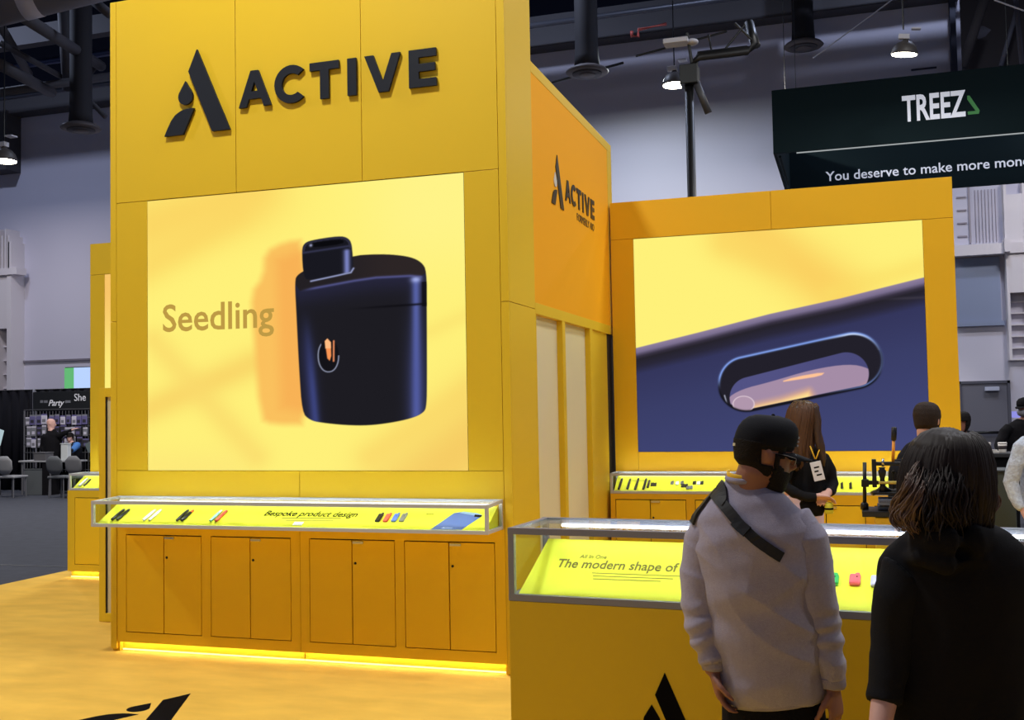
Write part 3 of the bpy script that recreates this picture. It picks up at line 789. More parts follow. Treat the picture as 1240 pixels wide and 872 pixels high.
cabinet('yellow cabinet under the rear case, behind the black press', -0.641, 0.872, 9.45, YW - 0.01, 0.955, [(-0.555, -0.240, 0.075), (0.160, 0.475, 0.79)], zd1=0.862, group='rear base cabinets', pan=YEL2)
caseB, bedB, infB = display_case('glass display case along the rear wall behind the staff woman', 2.98, 0.245, 0.185, (-2.112, 9.450, 0.957), 0, 0.014, 0.145, ALU, lid_drop=0.004)
for k, (px, L, lb) in enumerate([(751.5, .16, 'dark vape pen first in the rear case row'), (761.7, .15, 'dark vape pen second in the rear case row'), (771.3, .17, 'dark vape pen third in the rear case row'), (781, .16, 'dark vape pen fourth in the rear case row'), (785.6, .11, 'short dark vape pen in the rear case row')]):
    pen(infB, px, 587, lb, 'black', 'black', L, 0.009, 'pens in the rear case', lean=-0.05)
for k, (px, py, c) in enumerate([(790, 587.5, 'black'), (793.2, 587.5, 'black'), (814, 585.5, 'silver'), (820, 586, 'white'), (826, 585.5, 'silver'), (827, 589, 'black'), (831, 589, 'black'), (841, 585.5, 'black'), (846, 586, 'white'), (850, 585.5, 'black'), (837, 591, 'silver'), (833, 591.5, 'silver'), (1011, 589, 'black'), (1019.5, 589, 'black'), (1030, 589, 'black')]):
    pod(infB, px, py, ['dark pod after the pens in the rear case', 'second dark pod after the pens in the rear case', 'grey pod opening the loose cluster in the rear case', 'white pod in the upper line of the rear case cluster', 'grey pod at the middle of the rear case cluster', 'dark pod in the middle line of the cluster', 'dark pod ending the middle line of the cluster', 'dark pod in the upper line beyond the cluster middle', 'white pod beside the man with the cap in the rear case', 'dark pod nearest the man with the cap', 'grey pod lowest in the rear case cluster', 'grey pod beside the lowest one in the cluster', 'dark slim pod beside the hands of the staff woman', 'dark slim pod between hands and press', 'dark slim pod nearest the press'][k], c, 0.022 if px > 1000 else 0.03, 0.075 if px > 1000 else 0.04, 0.012, 'pods in the rear case')
FINE.append((infB, [(766, 782, 582.2)], .25))

for info_, ls_, h_ in FINE:
    for (x0, x1, y0) in ls_: on_bed_poly(info_, bedA if info_ is infA else bedB, [(x0, y0 + h_), (x1, y0 + h_), (x1, y0 - h_), (x0, y0 - h_)], 'fine_print_line', GP, .0006)

# ------------------------------------------------------------------ far wing of the booth
lw = thing('booth_wing_wall', 'yellow booth wing wall behind the tower beside the grey hall floor', 'booth wall', (-6.7, YW, 0.012))
MB().box(-7.99, -5.27, YW + 0.02, YW + 0.2, 0.012, 3.645).build('core', YEL, lw)
for (a, b, c, d) in [(-8.002, -5.27, 3.305, 3.650), (-8.002, -7.812, 0.012, 3.302), (-7.810, -5.312, 0.012, 1.318), (-5.309, -5.27, 0.012, 3.302)]:
    MB().cbox(a, b, YW, YW + 0.024, c, d, 0.0015).build('front_panel', YEL, lw)
led_screen('led_screen', 'lit screen mostly hidden behind the tower edge, only a sliver showing', -7.81, -5.312, 1.320, 3.3010, YW + 0.006, lambda u, v: warm_ground(np.stack([u, v], 1), [((-.1, .0), (.3, .2), .3, (249, 196, 104), 1.0)]), 60, 60, 'LED screens')
cabinet('yellow cabinet of the far wing beside the grey hall floor', -8.09, -6.7, 9.45, YW - 0.01, 0.945, [(-7.992, -7.68, -7.37), (-7.28, -7.0, -6.75)], group='wing base cabinets')
caseC, bedC, infC = display_case('short glass display case on the far wing cabinet behind the tower', 2.75, 0.245, 0.183, (-8.075, 9.450, 0.947), 0, 0.014, 0.145, ALU, lid_drop=0.004)
pen(infC, 101.5, 585, 'white vape pen in the far wing case', 'white', 'white', 0.14, 0.012, 'pens in the wing case')
pen(infC, 106, 585, 'dark vape pen in the far wing case', 'black', 'black', 0.12, 0.008, 'pens in the wing case')
od = thing('open_door', 'open yellow framed door with frosted panel standing beside the tower', 'door', (-5.69, 7.5, 0.014))
fr = MB()
fr.cbox(-6.098, -6.035, 7.5, 7.55, 0.014, 1.98, 0.002).cbox(-5.34, -5.28, 7.5, 7.55, 0.014, 1.98, 0.002).cbox(-6.035, -5.34, 7.5, 7.55, 1.905, 1.98, 0.002).cbox(-6.035, -5.34, 7.5, 7.55, 0.014, 0.085, 0.002)
fr.build('door_frame', YEL, od)
MB().box(-6.035, -5.34, 7.52, 7.535, 0.085, 1.905).build('frosted_panel', FROST, od)
MB().box(-6.037, -6.026, 7.505, 7.53, 0.085, 1.905).build('gasket', BLK, od)

# ------------------------------------------------------------------ front glass counter
CY = math.radians(-4.0)
CO = Vector((-1.375, 4.19, 0.012))
CL, CD = 2.7, 0.44
ctr = thing('counter_base', 'dark yellow front counter base with black emblem on its face', 'counter', CO, CY)
MB().cbox(0.0, CL, 0.0, CD, 0.06, 0.942, 0.003).build('body', YEL, ctr, True)
MB().box(0.05, CL - 0.05, 0.05, CD - 0.02, 0.0, 0.06).build('plinth', YEL, ctr, True)
CM = Matrix.Translation(CO) @ Matrix.Rotation(CY, 4, 'Z')
fn = CM.to_3x3() @ Vector((0, -1, 0))
lp = CM.inverted() @ on_plane(805, 814.5, CO, fn)
logo(ctr, BLACK, (lp.x, -0.0003, lp.z), (1, 0, 0), (0, 0, 1), 0.56, 0.002, local=True)
caseD, bedD, infD = display_case('large glass display case on the front counter holding coloured pods', CL, CD, 0.298, CO + Vector((0, 0, 0.943)), CY, 0.020, 0.205, ALU2, rail=0.026, lid_drop=0.0, led=None)
M3 = CM @ Matrix.Translation((0, 0, 0.943))
MB().cyl((0.10, CD - 0.04, 0.298 - 0.030), (CL - 0.1, CD - 0.04, 0.298 - 0.030), 0.007, 10).build('light_tube', glow('white_led_tube', (255, 255, 255), 9.0), caseD, True)
TXT = mat('olive_print', (112, 104, 24), 0.6)
tx = bed_text(infD, bedD, 'The modern shape of', 673, 686.6, 0.525, TXT, offset=0.0008, squash=1.75)
bed_text(infD, bedD, 'All In One', 702, 675.8, 0.118, TXT, squash=0.75)
FINE_D = [(717, 823, 694.0, 698.0), (718, 815, 697.6, 701.3), (718, 800, 701.2, 704.2)]
for (x0, x1, y0, y1) in FINE_D: on_bed_poly(infD, bedD, [(x0, y0 + .5), (x1, y1 + .5), (x1, y1 - .5), (x0, y0 - .5)], 'fine_print_line', GP, .0006)
pod(infD, 1008, 705, 'green pod on the front counter bed beside the grey sweatshirt sleeve', 'green', 0.048, 0.062, 0.02, 'pods on the front counter')
pod(infD, 1035.5, 705, 'coral red pod on the front counter bed', 'coral', 0.042, 0.062, 0.02, 'pods on the front counter')
pod(infD, 1061.5, 707, 'pale lavender pod half hidden behind the black garment', 'lavender', 0.042, 0.062, 0.02, 'pods on the front counter')

def islands(o, name, parent):
    """one object per loose piece"""
    bm = bmesh.new(); bm.from_mesh(o.data); bm.verts.ensure_lookup_table()
    bmesh.ops.remove_doubles(bm, verts=bm.verts, dist=1e-5)
    seen = set(); m = o.data.materials[0]
    bm.verts.ensure_lookup_table()
    for v in bm.verts:
        if v in seen: continue
        st = [v]; isl = []
        seen.add(v)
        while st:
            q = st.pop(); isl.append(q)
            for e in q.link_edges:
                w_ = e.other_vert(q)
                if w_ not in seen: seen.add(w_); st.append(w_)
        ix = {q: i for i, q in enumerate(isl)}
        fs = {f for q in isl for f in q.link_faces}
        me = bpy.data.meshes.new(name)
        me.from_pydata([tuple(q.co) for q in isl], [], [tuple(ix[q] for q in f.verts) for f in fs])
        n_ = bpy.data.objects.new(name, me); COL.objects.link(n_); n_.parent = parent; me.materials.append(m)
    bm.free(); bpy.data.objects.remove(o)

# ------------------------------------------------------------------ hanging banner box of the neighbouring booth
DG = mat('dark_green_fabric', (22, 36, 41), 0.9, spec=0.1)
bn = thing('hanging_banner', 'dark green hanging box banner with TREEZ lettering above the booth', 'banner', (1.5, 18, 5.9))
MB().box(-1.12, 6.0, 18.0, 18.05, 5.905, 6.972).build('front_face', DG, bn)
MB().box(-1.12, 6.0, 22.3, 22.35, 5.905, 6.972).build('rear_face', DG, bn)
MB().box(-1.12, -1.07, 18.05, 22.3, 5.905, 6.972).build('side_face', DG, bn)
MB().box(5.95, 6.0, 18.05, 22.3, 5.905, 6.972).build('side_face', DG, bn)
MB().cyl((-0.75, 18.09, 5.915), (6.0, 18.09, 5.915), 0.022, 8).build('frame_tube', glow('banner_tube_added_glow', (178, 184, 186), 0.8), bn)  # frame tube's bright sheen put in as emission
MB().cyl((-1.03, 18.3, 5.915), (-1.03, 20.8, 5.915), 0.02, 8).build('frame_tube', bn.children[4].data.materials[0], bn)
LW = glow('banner_white', (206, 212, 240), 1.0)
LW = mat('banner_white_print', (225, 230, 245), 0.6, emit=0.35)
p0 = on_plane(1093, 147, (0, 18, 0), (0, -1, 0)); p1 = on_plane(1170, 140, (0, 18, 0), (0, -1, 0))
tz = text('lettering', 'TREEZ', 0.5, Vector((p0.x, 17.998, p0.z)), RF, LW, bn, p1.x - p0.x, 0.012, 0.004, squash=1.16)
islands(tz, 'letter', bn)
p2 = on_plane(1172, 116, (0, 18, 0), (0, -1, 0)); p3 = on_plane(1184, 137, (0, 18, 0), (0, -1, 0)); p4 = on_plane(1172, 139, (0, 18, 0), (0, -1, 0))
hh = p2.z - p4.z
tri = [(0, hh), (0.035, hh), (0.175, 0.05), (0.16, 0), (0.0, 0), (0.0, 0.05), (0.115, 0.05), (0.0, hh * .80)]
MB().poly(tri, (p4.x, 17.999, p4.z), (1, 0, 0), (0, 0, 1), 0.004).build('green_mark', mat('banner_green', (60, 130, 70), 0.6, emit=0.2), bn)
p5 = on_plane(1000, 219.5, (0, 22.3, 0), (0, -1, 0)); p6 = on_plane(1256, 199, (0, 22.3, 0), (0, -1, 0))
yd_ = text('lettering', 'You deserve to make more money', 0.4, Vector((p5.x, 22.297, p5.z)), RF, LW, bn, p6.x - p5.x, 0.004, 0.003)
islands(yd_, 'letter', bn)
for (x, y) in ((-0.9, 18.05), (2.5, 18.05), (-0.9, 22.3)):
    MB().cyl((x, y, 6.97), (x, y, 14.5), 0.006, 6).build('hanging_wire', BLK, bn)

# ------------------------------------------------------------------ lamps, diffusers, lighting pole
def highbay(label, px, py, d, power, tilt=(0.0, 0.0), group='high bay lamps', s=1.0):
    p = at(px, py, d)
    root = thing('high_bay_lamp', label, 'lamp', p, 0, group)
    T = Matrix.Rotation(tilt[0], 4, 'X') @ Matrix.Rotation(tilt[1], 4, 'Y') @ Matrix.Scale(s, 4)
    MB().lathe([(0.23, 0.0), (0.235, 0.03), (0.20, 0.13), (0.14, 0.20), (0.06, 0.24), (0.04, 0.27)], M=T).build('reflector', mat('lamp_shell', (70, 66, 66), 0.5), root, True)
    MB().lathe([(0.215, -0.012), (0.22, 0.0), (0.215, 0.006)], M=T).build('lens', LAMPG, root, True)
    MB().cbox(-0.13, 0.06, -0.06, 0.06, 0.27, 0.36, 0.01, T).build('driver_box', mat('driver_white', (190, 190, 200), 0.5), root, True)
    MB().cbox(0.08, 0.24, -0.08, 0.08, 0.44, 0.47, 0.005, T).build('bracket', MATS['driver_white'], root, True)
    MB().cyl((0, 0, 0.36), (0, 0, 14.5 - p.z), 0.012, 6).build('cord', BLKM, root, True)
    lamp('high_bay_light', p + Vector((0, 0, -0.05)), power, (1.0, 0.95, 0.88), 0.42)
    return root
highbay('lit round high bay lamp hanging above the dark green banner', 1095, 66, 15.0, 70, (0.12, 0.12), s=0.78)
highbay('lit high bay lamp beside the black lighting pole', 817, 103, 20.0, 380)
highbay('lit high bay lamp at the photo edge beside the tower', 5, 195, 20.0, 420)
def diffuser(label, px, py, d):
    p = at(px, py, d)
    root = thing('air_diffuser', label, 'vent', p, 0, 'round ceiling air diffusers')
    MB().lathe([(0.27, 0.12), (0.25, 0.35), (0.24, 0.7), (0.24, 14.4 - p.z)]).build('duct', mat('duct_dark', (40, 38, 42), 0.8), root, True)
    MB().lathe([(0.42, 0.0), (0.45, 0.03), (0.40, 0.08), (0.27, 0.14)]).build('outer_ring', mat('diffuser_grey', (96, 88, 86), 0.6), root, True)
    MB().lathe([(0.30, -0.03), (0.31, -0.01), (0.18, 0.02)]).build('middle_ring', BEAM, root, True)
    MB().lathe([(0.17, -0.05), (0.18, -0.035), (0.05, -0.02)]).build('centre_cone', MATS['diffuser_grey'], root, True)
diffuser('round air diffuser above the orange side wall', 711, 89, 22)
diffuser('round air diffuser between the lighting pole and the banner', 973, 57, 24.3)
diffuser('round air diffuser near the tower edge by the dark roof', 98, 157, 24)
P = at(838, 240, 13.0)
lp_ = thing('lighting_pole', 'black lighting pole with head box rising behind the yellow rear wall', 'pole', (P.x, P.y, 0))
zt = at(838, 100, 13.0).z
MB().cyl((P.x, P.y, 0.0), (P.x, P.y, zt), 0.055, 16).build('mast', BLK, lp_)
MB().lathe([(0.5, 0.0), (0.5, 0.02), (0.08, 0.05), (0.06, 0.12)], c=(P.x, P.y, 0)).build('base', BLK, lp_)
MB().cbox(P.x - 0.10, P.x + 0.12, P.y - 0.12, P.y + 0.12, zt - 0.02, zt + 0.22, 0.01).build('head_box', mat('head_green_black', (14, 20, 22), 0.5), lp_)
MB().cyl(at(843, 100, 13.0), at(858, 137, 13.0), 0.045, 12).build('strut', mat('strut_grey', (62, 62, 66), 0.5), lp_)
MB().tube([at(840, 80, 13), at(846, 68, 13.0), at(905, 61, 13.0), at(915, 55, 13.0), at(907, 28, 13.2)], 0.06, n=10).build('boom', BLK, lp_)
MB().cyl(at(838, 78, 13), at(832, 40, 13), 0.02, 8).cyl(at(770, 68, 13.2), at(880, 38, 13.2), 0.014, 8).cyl(at(876, 62, 13), at(902, 30, 13), 0.014, 8).cyl(at(890, 28, 13), at(910, 48, 13), 0.014, 8).cyl(at(858, 42, 13.1), at(862, 64, 13), 0.012, 8).build('stay', BLK, lp_)
MB().cbox(-0.18, 0.12, -0.1, 0.1, -0.03, 0.03, 0.008, Matrix.Translation(at(822, 51, 13))).ball(at(838, 51, 13), (0.08, 0.08, 0.04)).build('reflector_plate', MATS['driver_white'], lp_)
trim(MB().tube([at(765, 38, 24), at(765, 44, 24), at(773, 44, 24), at(773, 36, 24), at(807, 29, 24)], 0.04, n=8), mat('red_pipe', (200, 90, 80), 0.5))
trim(MB().cyl(at(1080, 0, 18), at(985, 70, 18), 0.012, 6), mat('bright_cable', (200, 202, 215), 0.3))
trim(MB().cyl(at(1204, 0, 16), at(1240, 13, 16), 0.012, 6), MATS['bright_cable'])
trim(MB().cyl(at(755, 76, 24), at(668, 100, 24), 0.03, 6), BLKM)

# ------------------------------------------------------------------ people: builders
def remesh(mb, voxel, name, it=5, fac=0.5):
    me = mb.mesh(name)
    o = bpy.data.objects.new('tmp_body', me); COL.objects.link(o)
    r = o.modifiers.new('r', 'REMESH'); r.mode = 'VOXEL'; r.voxel_size = voxel
    s = o.modifiers.new('s', 'SMOOTH'); s.iterations = it; s.factor = fac
    dg = bpy.context.evaluated_depsgraph_get(); dg.update()
    out = bpy.data.meshes.new_from_object(o.evaluated_get(dg))
    bpy.data.objects.remove(o); bpy.data.meshes.remove(me)
    out.polygons.foreach_set('use_smooth', [True] * len(out.polygons))
    out.name = name
    return out
def wrinkle(me, fn):
    me.update()
    n = len(me.vertices)
    co = np.empty(n * 3); me.vertices.foreach_get('co', co); co = co.reshape(-1, 3)
    no = np.array([tuple(v.normal) for v in me.vertices])
    d = np.array([fn(Vector(c), Vector(q)) for c, q in zip(co, no)])
    co = co + no * d[:, None]
    me.vertices.foreach_set('co', co.ravel()); me.update()
    return me

HEADZ = [(-.120, .056, .004, .004), (-.117, .054, .020, .022), (-.106, .045, .040, .038), (-.086, .034, .054, .049), (-.058, .016, .076, .059), (-.028, .000, .094, .067),
         (.008, -.005, .099, .072), (.045, -.008, .101, .076), (.078, -.009, .095, .073), (.104, -.010, .078, .061), (.121, -.010, .052, .042), (.128, -.010, .018, .016)]
def head_frame(c, az, pitch=0.0, roll=0.0, s=1.0):
    a = math.radians(az); p = math.radians(pitch)
    fr = Vector((math.sin(a) * math.cos(p), math.cos(a) * math.cos(p), math.sin(p)))
    rt = Vector((math.cos(a), -math.sin(a), 0))
    up = rt.cross(fr)
    return Matrix.Translation(c) @ Matrix(((rt.x, fr.x, up.x), (rt.y, fr.y, up.y), (rt.z, fr.z, up.z))).to_4x4() @ Matrix.Rotation(math.radians(roll), 4, 'Y') @ Matrix.Scale(s, 4)
def add_head(mb, H):
    pts = [H @ Vector((0, y, z)) for (z, y, ry, rx) in HEADZ]
    n = 24; vs = []
    for (z, yc, ry, rx) in HEADZ:
        for k in range(n):
            a = 2 * PI * k / n
            vs.append(H @ Vector((rx * math.cos(a), yc + ry * math.sin(a), z)))
    fs = [(i * n + k, i * n + (k + 1) % n, (i + 1) * n + (k + 1) % n, (i + 1) * n + k) for i in range(len(HEADZ) - 1) for k in range(n)]
    fs += [tuple(range(n - 1, -1, -1)), tuple((len(HEADZ) - 1) * n + k for k in range(n))]
    mb.add(vs, fs, True)
    sc = H.to_scale().x
    L = lambda x, y, z: H @ Vector((x, y, z))
    sd = H.to_3x3() @ Vector((1, 0, 0))
    mb.tube([L(0, .088, .026), L(0, .103, .004), L(0, .114, -.018), L(0, .100, -.030)], [.008 * sc, .010 * sc, .014 * sc, .010 * sc], side=sd, n=10)
    mb.tube([L(-.040, .080, .030), L(0, .094, .034), L(.040, .080, .030)], .010 * sc, n=8)
    mb.ball(L(0, .086, -.050), (.020 * sc, .012 * sc, .006 * sc)); mb.ball(L(0, .085, -.060), (.018 * sc, .012 * sc, .007 * sc))
    mb.ball(L(0, .074, -.100), (.016 * sc, .013 * sc, .012 * sc))
    for q in (-1, 1):
        M = H.to_3x3().to_4x4() @ Matrix.Rotation(q * .35, 4, 'Z')
        mb.ball(L(q * .073, -.006, .002), (.009, .017, .028), M=M)
        mb.ball(L(q * .077, -.011, .011), (.007, .015, .017), M=M)
        mb.ball(L(q * .033, .080, .010), .013 * sc)
def add_neck(mb, H, base, r=0.055):
    mb.tube([H @ Vector((0, -.020, .0)), H @ Vector((0, -.022, -.06)), (H @ Vector((0, -.03, -.11)) + base) / 2, base, base - Vector((0, 0, .05))], [r * .95, r, r * 1.02, r * 1.15, r * 1.4], n=18)

def add_hand(mb, wrist, dirv, palm, s=1.0, curl=0.5, thumb=1, spread=0.0):
    """dirv: wrist to knuckles, palm: the way the palm faces; thumb: +1/-1 which side"""
    d = Vector(dirv).normalized(); p = Vector(palm); p = (p - d * p.dot(d)).normalized()
    w = d.cross(p) * thumb
    W = Vector(wrist)
    mb.tube([W - d * .03 * s, W, W + d * .03 * s, W + d * .07 * s, W + d * .092 * s], [(.026 * s, .020 * s), (.027 * s, .019 * s), (.036 * s, .017 * s), (.042 * s, .016 * s), (.040 * s, .012 * s)], side=w, n=14)
    for i, (off, L, r) in enumerate([(.030, .070, .0092), (.011, .078, .0096), (-.010, .072, .0092), (-.030, .056, .0080)]):
        b = W + d * .082 * s + w * off * s * 1.02
        pts = [b - d * .02 * s, b]; cur = b; a = curl * .45; dd = d
        for k, fr in enumerate((.44, .32, .26)):
            dd = (d * math.cos(a) + p * math.sin(a) + w * spread * off * 6).normalized()
            cur = cur + dd * L * fr * s * 1.1; pts.append(cur.copy())
            a += curl * (.62 + .08 * i)
        mb.tube(pts, [r * s, r * s, r * .95 * s, r * .9 * s, r * .62 * s], n=9)
    b = W + d * .022 * s + w * .030 * s
    t1 = b + (d * .72 + w * .55 + p * .35).normalized() * .042 * s
    t2 = t1 + (d * .9 + w * .10 + p * .5).normalized() * .034 * s
    t3 = t2 + (d * .85 - w * .05 + p * .6).normalized() * .026 * s
    mb.tube([b - w * .012 * s, b, t1, t2, t3], [.013 * s, .013 * s, .011 * s, .0098 * s, .006 * s], n=9)

def head_shell(H, keep, t, name, m, parent, voxel=None, drop=0.0):
    """hair lying on the skull: keep(x, y, z) -> 0..1 tells where it grows"""
    n = 56; rows = []
    zs = np.linspace(-.119, .128, 44)
    A = np.array(HEADZ)
    vs = []; 
    for z in zs:
        yc, ry, rx = (np.interp(z, A[:, 0], A[:, k]) for k in (1, 2, 3))
        for k in range(n):
            a = 2 * PI * k / n
            x, y = rx * math.cos(a), yc + ry * math.sin(a)
            kk = keep(x, y, z)
            nr = Vector((x / max(rx, .02) , (y - yc) / max(ry, .02), max(0, (z - .07)) * 14)).normalized()
            off = -.012 + kk * (t + .012)
            vs.append(H @ (Vector((x, y, z)) + nr * off))
    fs = [(i * n + k, i * n + (k + 1) % n, (i + 1) * n + (k + 1) % n, (i + 1) * n + k) for i in range(len(zs) - 1) for k in range(n)]
    fs += [tuple(range(n - 1, -1, -1)), tuple((len(zs) - 1) * n + k for k in range(n))]
    mb = MB(); mb.add(vs, fs, True)
    return mb.build(name, m, parent)

def rings(mb, spec, d, side, n=26, k=None):
    """spec: (px, py, half width px, half depth m[, depth offset]) from the photograph at depth d"""
    pts = []; rad = []
    for s in spec:
        dd = d + (s[4] if len(s) > 4 else 0)
        pts.append(at(s[0], s[1], dd)); rad.append((s[2] * dd / FPX, s[3]))
    return mb.tube(pts, rad, side=side, n=n)
def limb(mb, spec, n=16):
    """spec: (px, py, depth, radius m)"""
    return mb.tube([at(a, b, c) for a, b, c, r in spec], [r for a, b, c, r in spec], n=n)
def right_of(az):
    a = math.radians(az); return Vector((math.cos(a), -math.sin(a), 0))
def front_of(az):
    a = math.radians(az); return Vector((math.sin(a), math.cos(a), 0))
def legs(mb, hip, az, z_hip, rx=.085, r=(.088, .062, .045), floor=0.012, gap=.088, shift=0.0):
    R_, F_ = right_of(az), front_of(az)
    for q in (-1, 1):
        h = Vector((hip.x, hip.y, z_hip)) + R_ * q * gap
        mb.tube([h + Vector((0, 0, .10)) - R_ * q * .03, h + Vector((0, 0, .02)) - R_ * q * .015, h + Vector((0, 0, -.22)) + F_ * .01, Vector((h.x, h.y, floor + .50)) + F_ * .02 + R_ * q * .01, Vector((h.x, h.y, floor + .30)) + R_ * q * .015 - F_ * .01, Vector((h.x, h.y, floor + .07)) + R_ * q * .015 - F_ * .01],
                [r[0] * .6, r[0] * .92, r[0] * .88, r[1], r[1] * .92, r[2]], n=16)
def shoes(parent, hip, az, m, floor=0.012, gap=.095, name='shoe'):
    R_, F_ = right_of(az), front_of(az)
    for q in (-1, 1):
        c = Vector((hip.x, hip.y, floor)) + R_ * q * (gap + .015) - F_ * .01
        mb = MB().tube([c - F_ * .075 + Vector((0, 0, .05)), c - F_ * .06 + Vector((0, 0, .045)), c + Vector((0, 0, .05)), c + F_ * .09 + Vector((0, 0, .036)), c + F_ * .16 + Vector((0, 0, .028)), c + F_ * .19 + Vector((0, 0, .024))],
                       [(.02, .03), (.036, .044), (.042, .05), (.046, .035), (.040, .026), (.02, .016)], side=R_, n=16)
        mb.build(name, m, parent)
def nz(v, s): return noise.noise(v * s)
def bvh_of(o):
    bpy.context.view_layer.update()
    return BVHTree.FromPolygons([o.matrix_world @ v.co for v in o.data.vertices], [tuple(p.vertices) for p in o.data.polygons])
def drape(bvh, pts, off):
    out = []
    for (x, y) in pts:
        r = ray(x, y).normalized()
        h = bvh.ray_cast(CAM, r)
        if h[0] is None: h = bvh.find_nearest(at(x, y, 3.5))
        out.append(h[0] + h[1] * off)
    return out
def ribbon(pts, w, t, bvh=None, n=10):
    mb = MB()
    P = [Vector(p) for p in pts]
    side = None
    if bvh is not None:
        vs = []; fs = []
        for i, p in enumerate(P):
            tg = (P[min(i + 1, len(P) - 1)] - P[max(i - 1, 0)]).normalized()
            nr = bvh.find_nearest(p)[1]
            s = tg.cross(nr).normalized(); nn = s.cross(tg).normalized()
            if nn.dot(nr) < 0: nn = -nn
            vs += [p + s * w - nn * t * .3, p + s * w + nn * t, p - s * w + nn * t, p - s * w - nn * t * .3]
        for i in range(len(P) - 1):
            for k in range(4):
                a = i * 4 + k; b = i * 4 + (k + 1) % 4
                fs.append((a, a + 4, b + 4, b))
        fs += [(0, 1, 2, 3), tuple(len(vs) - 4 + k for k in (3, 2, 1, 0))]
        return mb.add(vs, fs)
    return mb.tube(P, [(w, t)] * len(P), n=n)
def dense(pts, m=4):
    out = []
    for i in range(len(pts) - 1):
        for k in range(m):
            t = k / m
            out.append((pts[i][0] * (1 - t) + pts[i + 1][0] * t, pts[i][1] * (1 - t) + pts[i + 1][1] * t))
    return out + [pts[-1]]

def locks(parent, shell, count, m, seed, tip_wave=0.02, r0=0.011, name='lock', a0=0.0, a1=2 * PI, t0=0.08, t1=1.0, flare=0.012, side=None, out=1.0):
    """strands running down a hair shell; shell: list of (centre, rx, ry, side vector)"""
    rnd = random.Random(seed)
    mb = MB()
    for i in range(count):
        a = a0 + (a1 - a0) * (i + rnd.random() * .7) / count
        te = t1 - rnd.random() * .10; ts = t0 + rnd.random() * .12
        ph = rnd.random() * 6.28; tw = rnd.uniform(-.22, .22)
        pts = []; rad = []
        N = 14
        for k in range(N):
            t = ts + (te - ts) * k / (N - 1)
            f = t * (len(shell) - 1); j = min(int(f), len(shell) - 2); u = f - j
            c = shell[j][0].lerp(shell[j + 1][0], u); rx = shell[j][1] * (1 - u) + shell[j + 1][1] * u; ry = shell[j][2] * (1 - u) + shell[j + 1][2] * u
            s = shell[j][3]; fr = Vector((0, 0, 1)).cross(s).normalized()
            aa = a + tw * t
            wv = math.sin(ph + t * 9) * tip_wave * t * t + flare * max(0, t - .7) * 3
            pts.append(c + s * (rx * out + wv) * math.cos(aa) + fr * (ry * out + wv) * math.sin(aa))
            rad.append((r0 * (.5 + .9 * math.sin(PI * min(1, .15 + .8 * k / (N - 1)))), r0 * .55))
        rad[-1] = (r0 * .2, r0 * .15)
        mb.tube(pts, rad, n=7)
    return mb

SKIN_A = mat('skin_warm_brown', (146, 98, 82), 0.55, bump=(180, 0.05))
SKIN_B = mat('skin_light', (206, 160, 148), 0.55, bump=(180, 0.05))
HAIR_D = mat('hair_near_black', (24, 19, 18), 0.8, spec=0.2, bump=(220, 0.5))
HAIR_B = mat('hair_dark_brown', (28, 19, 20), 0.62, spec=0.25)
HAIR_T = mat('hair_brown_tips', (92, 70, 62), 0.45)
HAIR_M = mat('hair_mid_brown', (62, 43, 34), 0.45)
HAIR_L = mat('hair_honey_brown', (84, 59, 44), 0.6, spec=0.25)
GREY_K = mat('heather_grey_cotton', (160, 154, 174), 0.9, spec=0.15, bump=(420, 0.25), var=(140, 0.06), sheen=0.2)
BLK_F = mat('black_fabric', (17, 16, 20), 0.92, spec=0.15, bump=(300, 0.2))
BLK_K = mat('black_knit', (23, 23, 27), 0.9, spec=0.15, bump=(380, 0.3))
NAVY = mat('navy_black_cotton', (20, 21, 28), 0.85, spec=0.2, bump=(300, 0.15))
STRAPM = mat('black_webbing', (22, 22, 26), 0.6)
LANY = mat('yellow_lanyard', (240, 190, 40), 0.6)
PINKT = mat('pale_pink_trouser', (228, 206, 232), 0.85, spec=0.15)
SHOE = mat('dark_shoe', (26, 26, 30), 0.6)

# ------------------------------------------------------------------ man in grey sweatshirt
D = 3.47
AZ = 9.0
mp = at(925, 700, D)
man = thing('person', 'person in grey sweatshirt and black cap standing with back turned at the front counter', 'person', (mp.x, mp.y, 0.012))
RV = right_of(AZ); FV = front_of(AZ)
HM = head_frame(at(925, 552, D - .03), 66, -12, 0, 0.93)
bm_ = MB(); add_head(bm_, HM); add_neck(bm_, HM, at(905, 592, D + .0), 0.056)
torso = [(934, 842, 58, .11), (930, 800, 60, .11), (922, 750, 62, .115), (915, 700, 66, .12), (911, 655, 66, .115), (908, 628, 56, .095), (906, 606, 34, .07), (905, 590, 22, .06)]
rings(bm_, torso, D, RV)
limb(bm_, [(930, 655, D - .01, .045), (960, 660, D - .04, .045), (978, 690, D - .06, .045), (994, 752, D - .06, .044), (1003, 795, D - .08, .036), (1009, 834, D - .10, .026)])
limb(bm_, [(895, 655, D + .03, .045), (866, 662, D + .05, .045), (851, 692, D + .06, .045), (846, 742, D + .03, .042), (856, 785, D - .01, .034), (864, 815, D - .03, .025)])
wr = at(1009, 832, D - .10)
add_hand(bm_, wr, at(1014, 872, D - .11) - wr, -RV * .9 + FV * .3, 0.98, 0.75, -1)
wl = at(864, 812, D - .03)
add_hand(bm_, wl, at(874, 850, D - .05) - wl, RV * .9 + FV * .2, 0.95, 0.6, 1)
hipc = at(935, 838, D)
rings(bm_, [(936, 900, 56, .10), (935, 860, 60, .105), (934, 835, 58, .105)], D, RV)
legs(bm_, hipc, AZ, .80, r=(.085, .058, .042))
link_mesh('body', remesh(bm_, 0.0058, 'body', 4), SKIN_A, man)
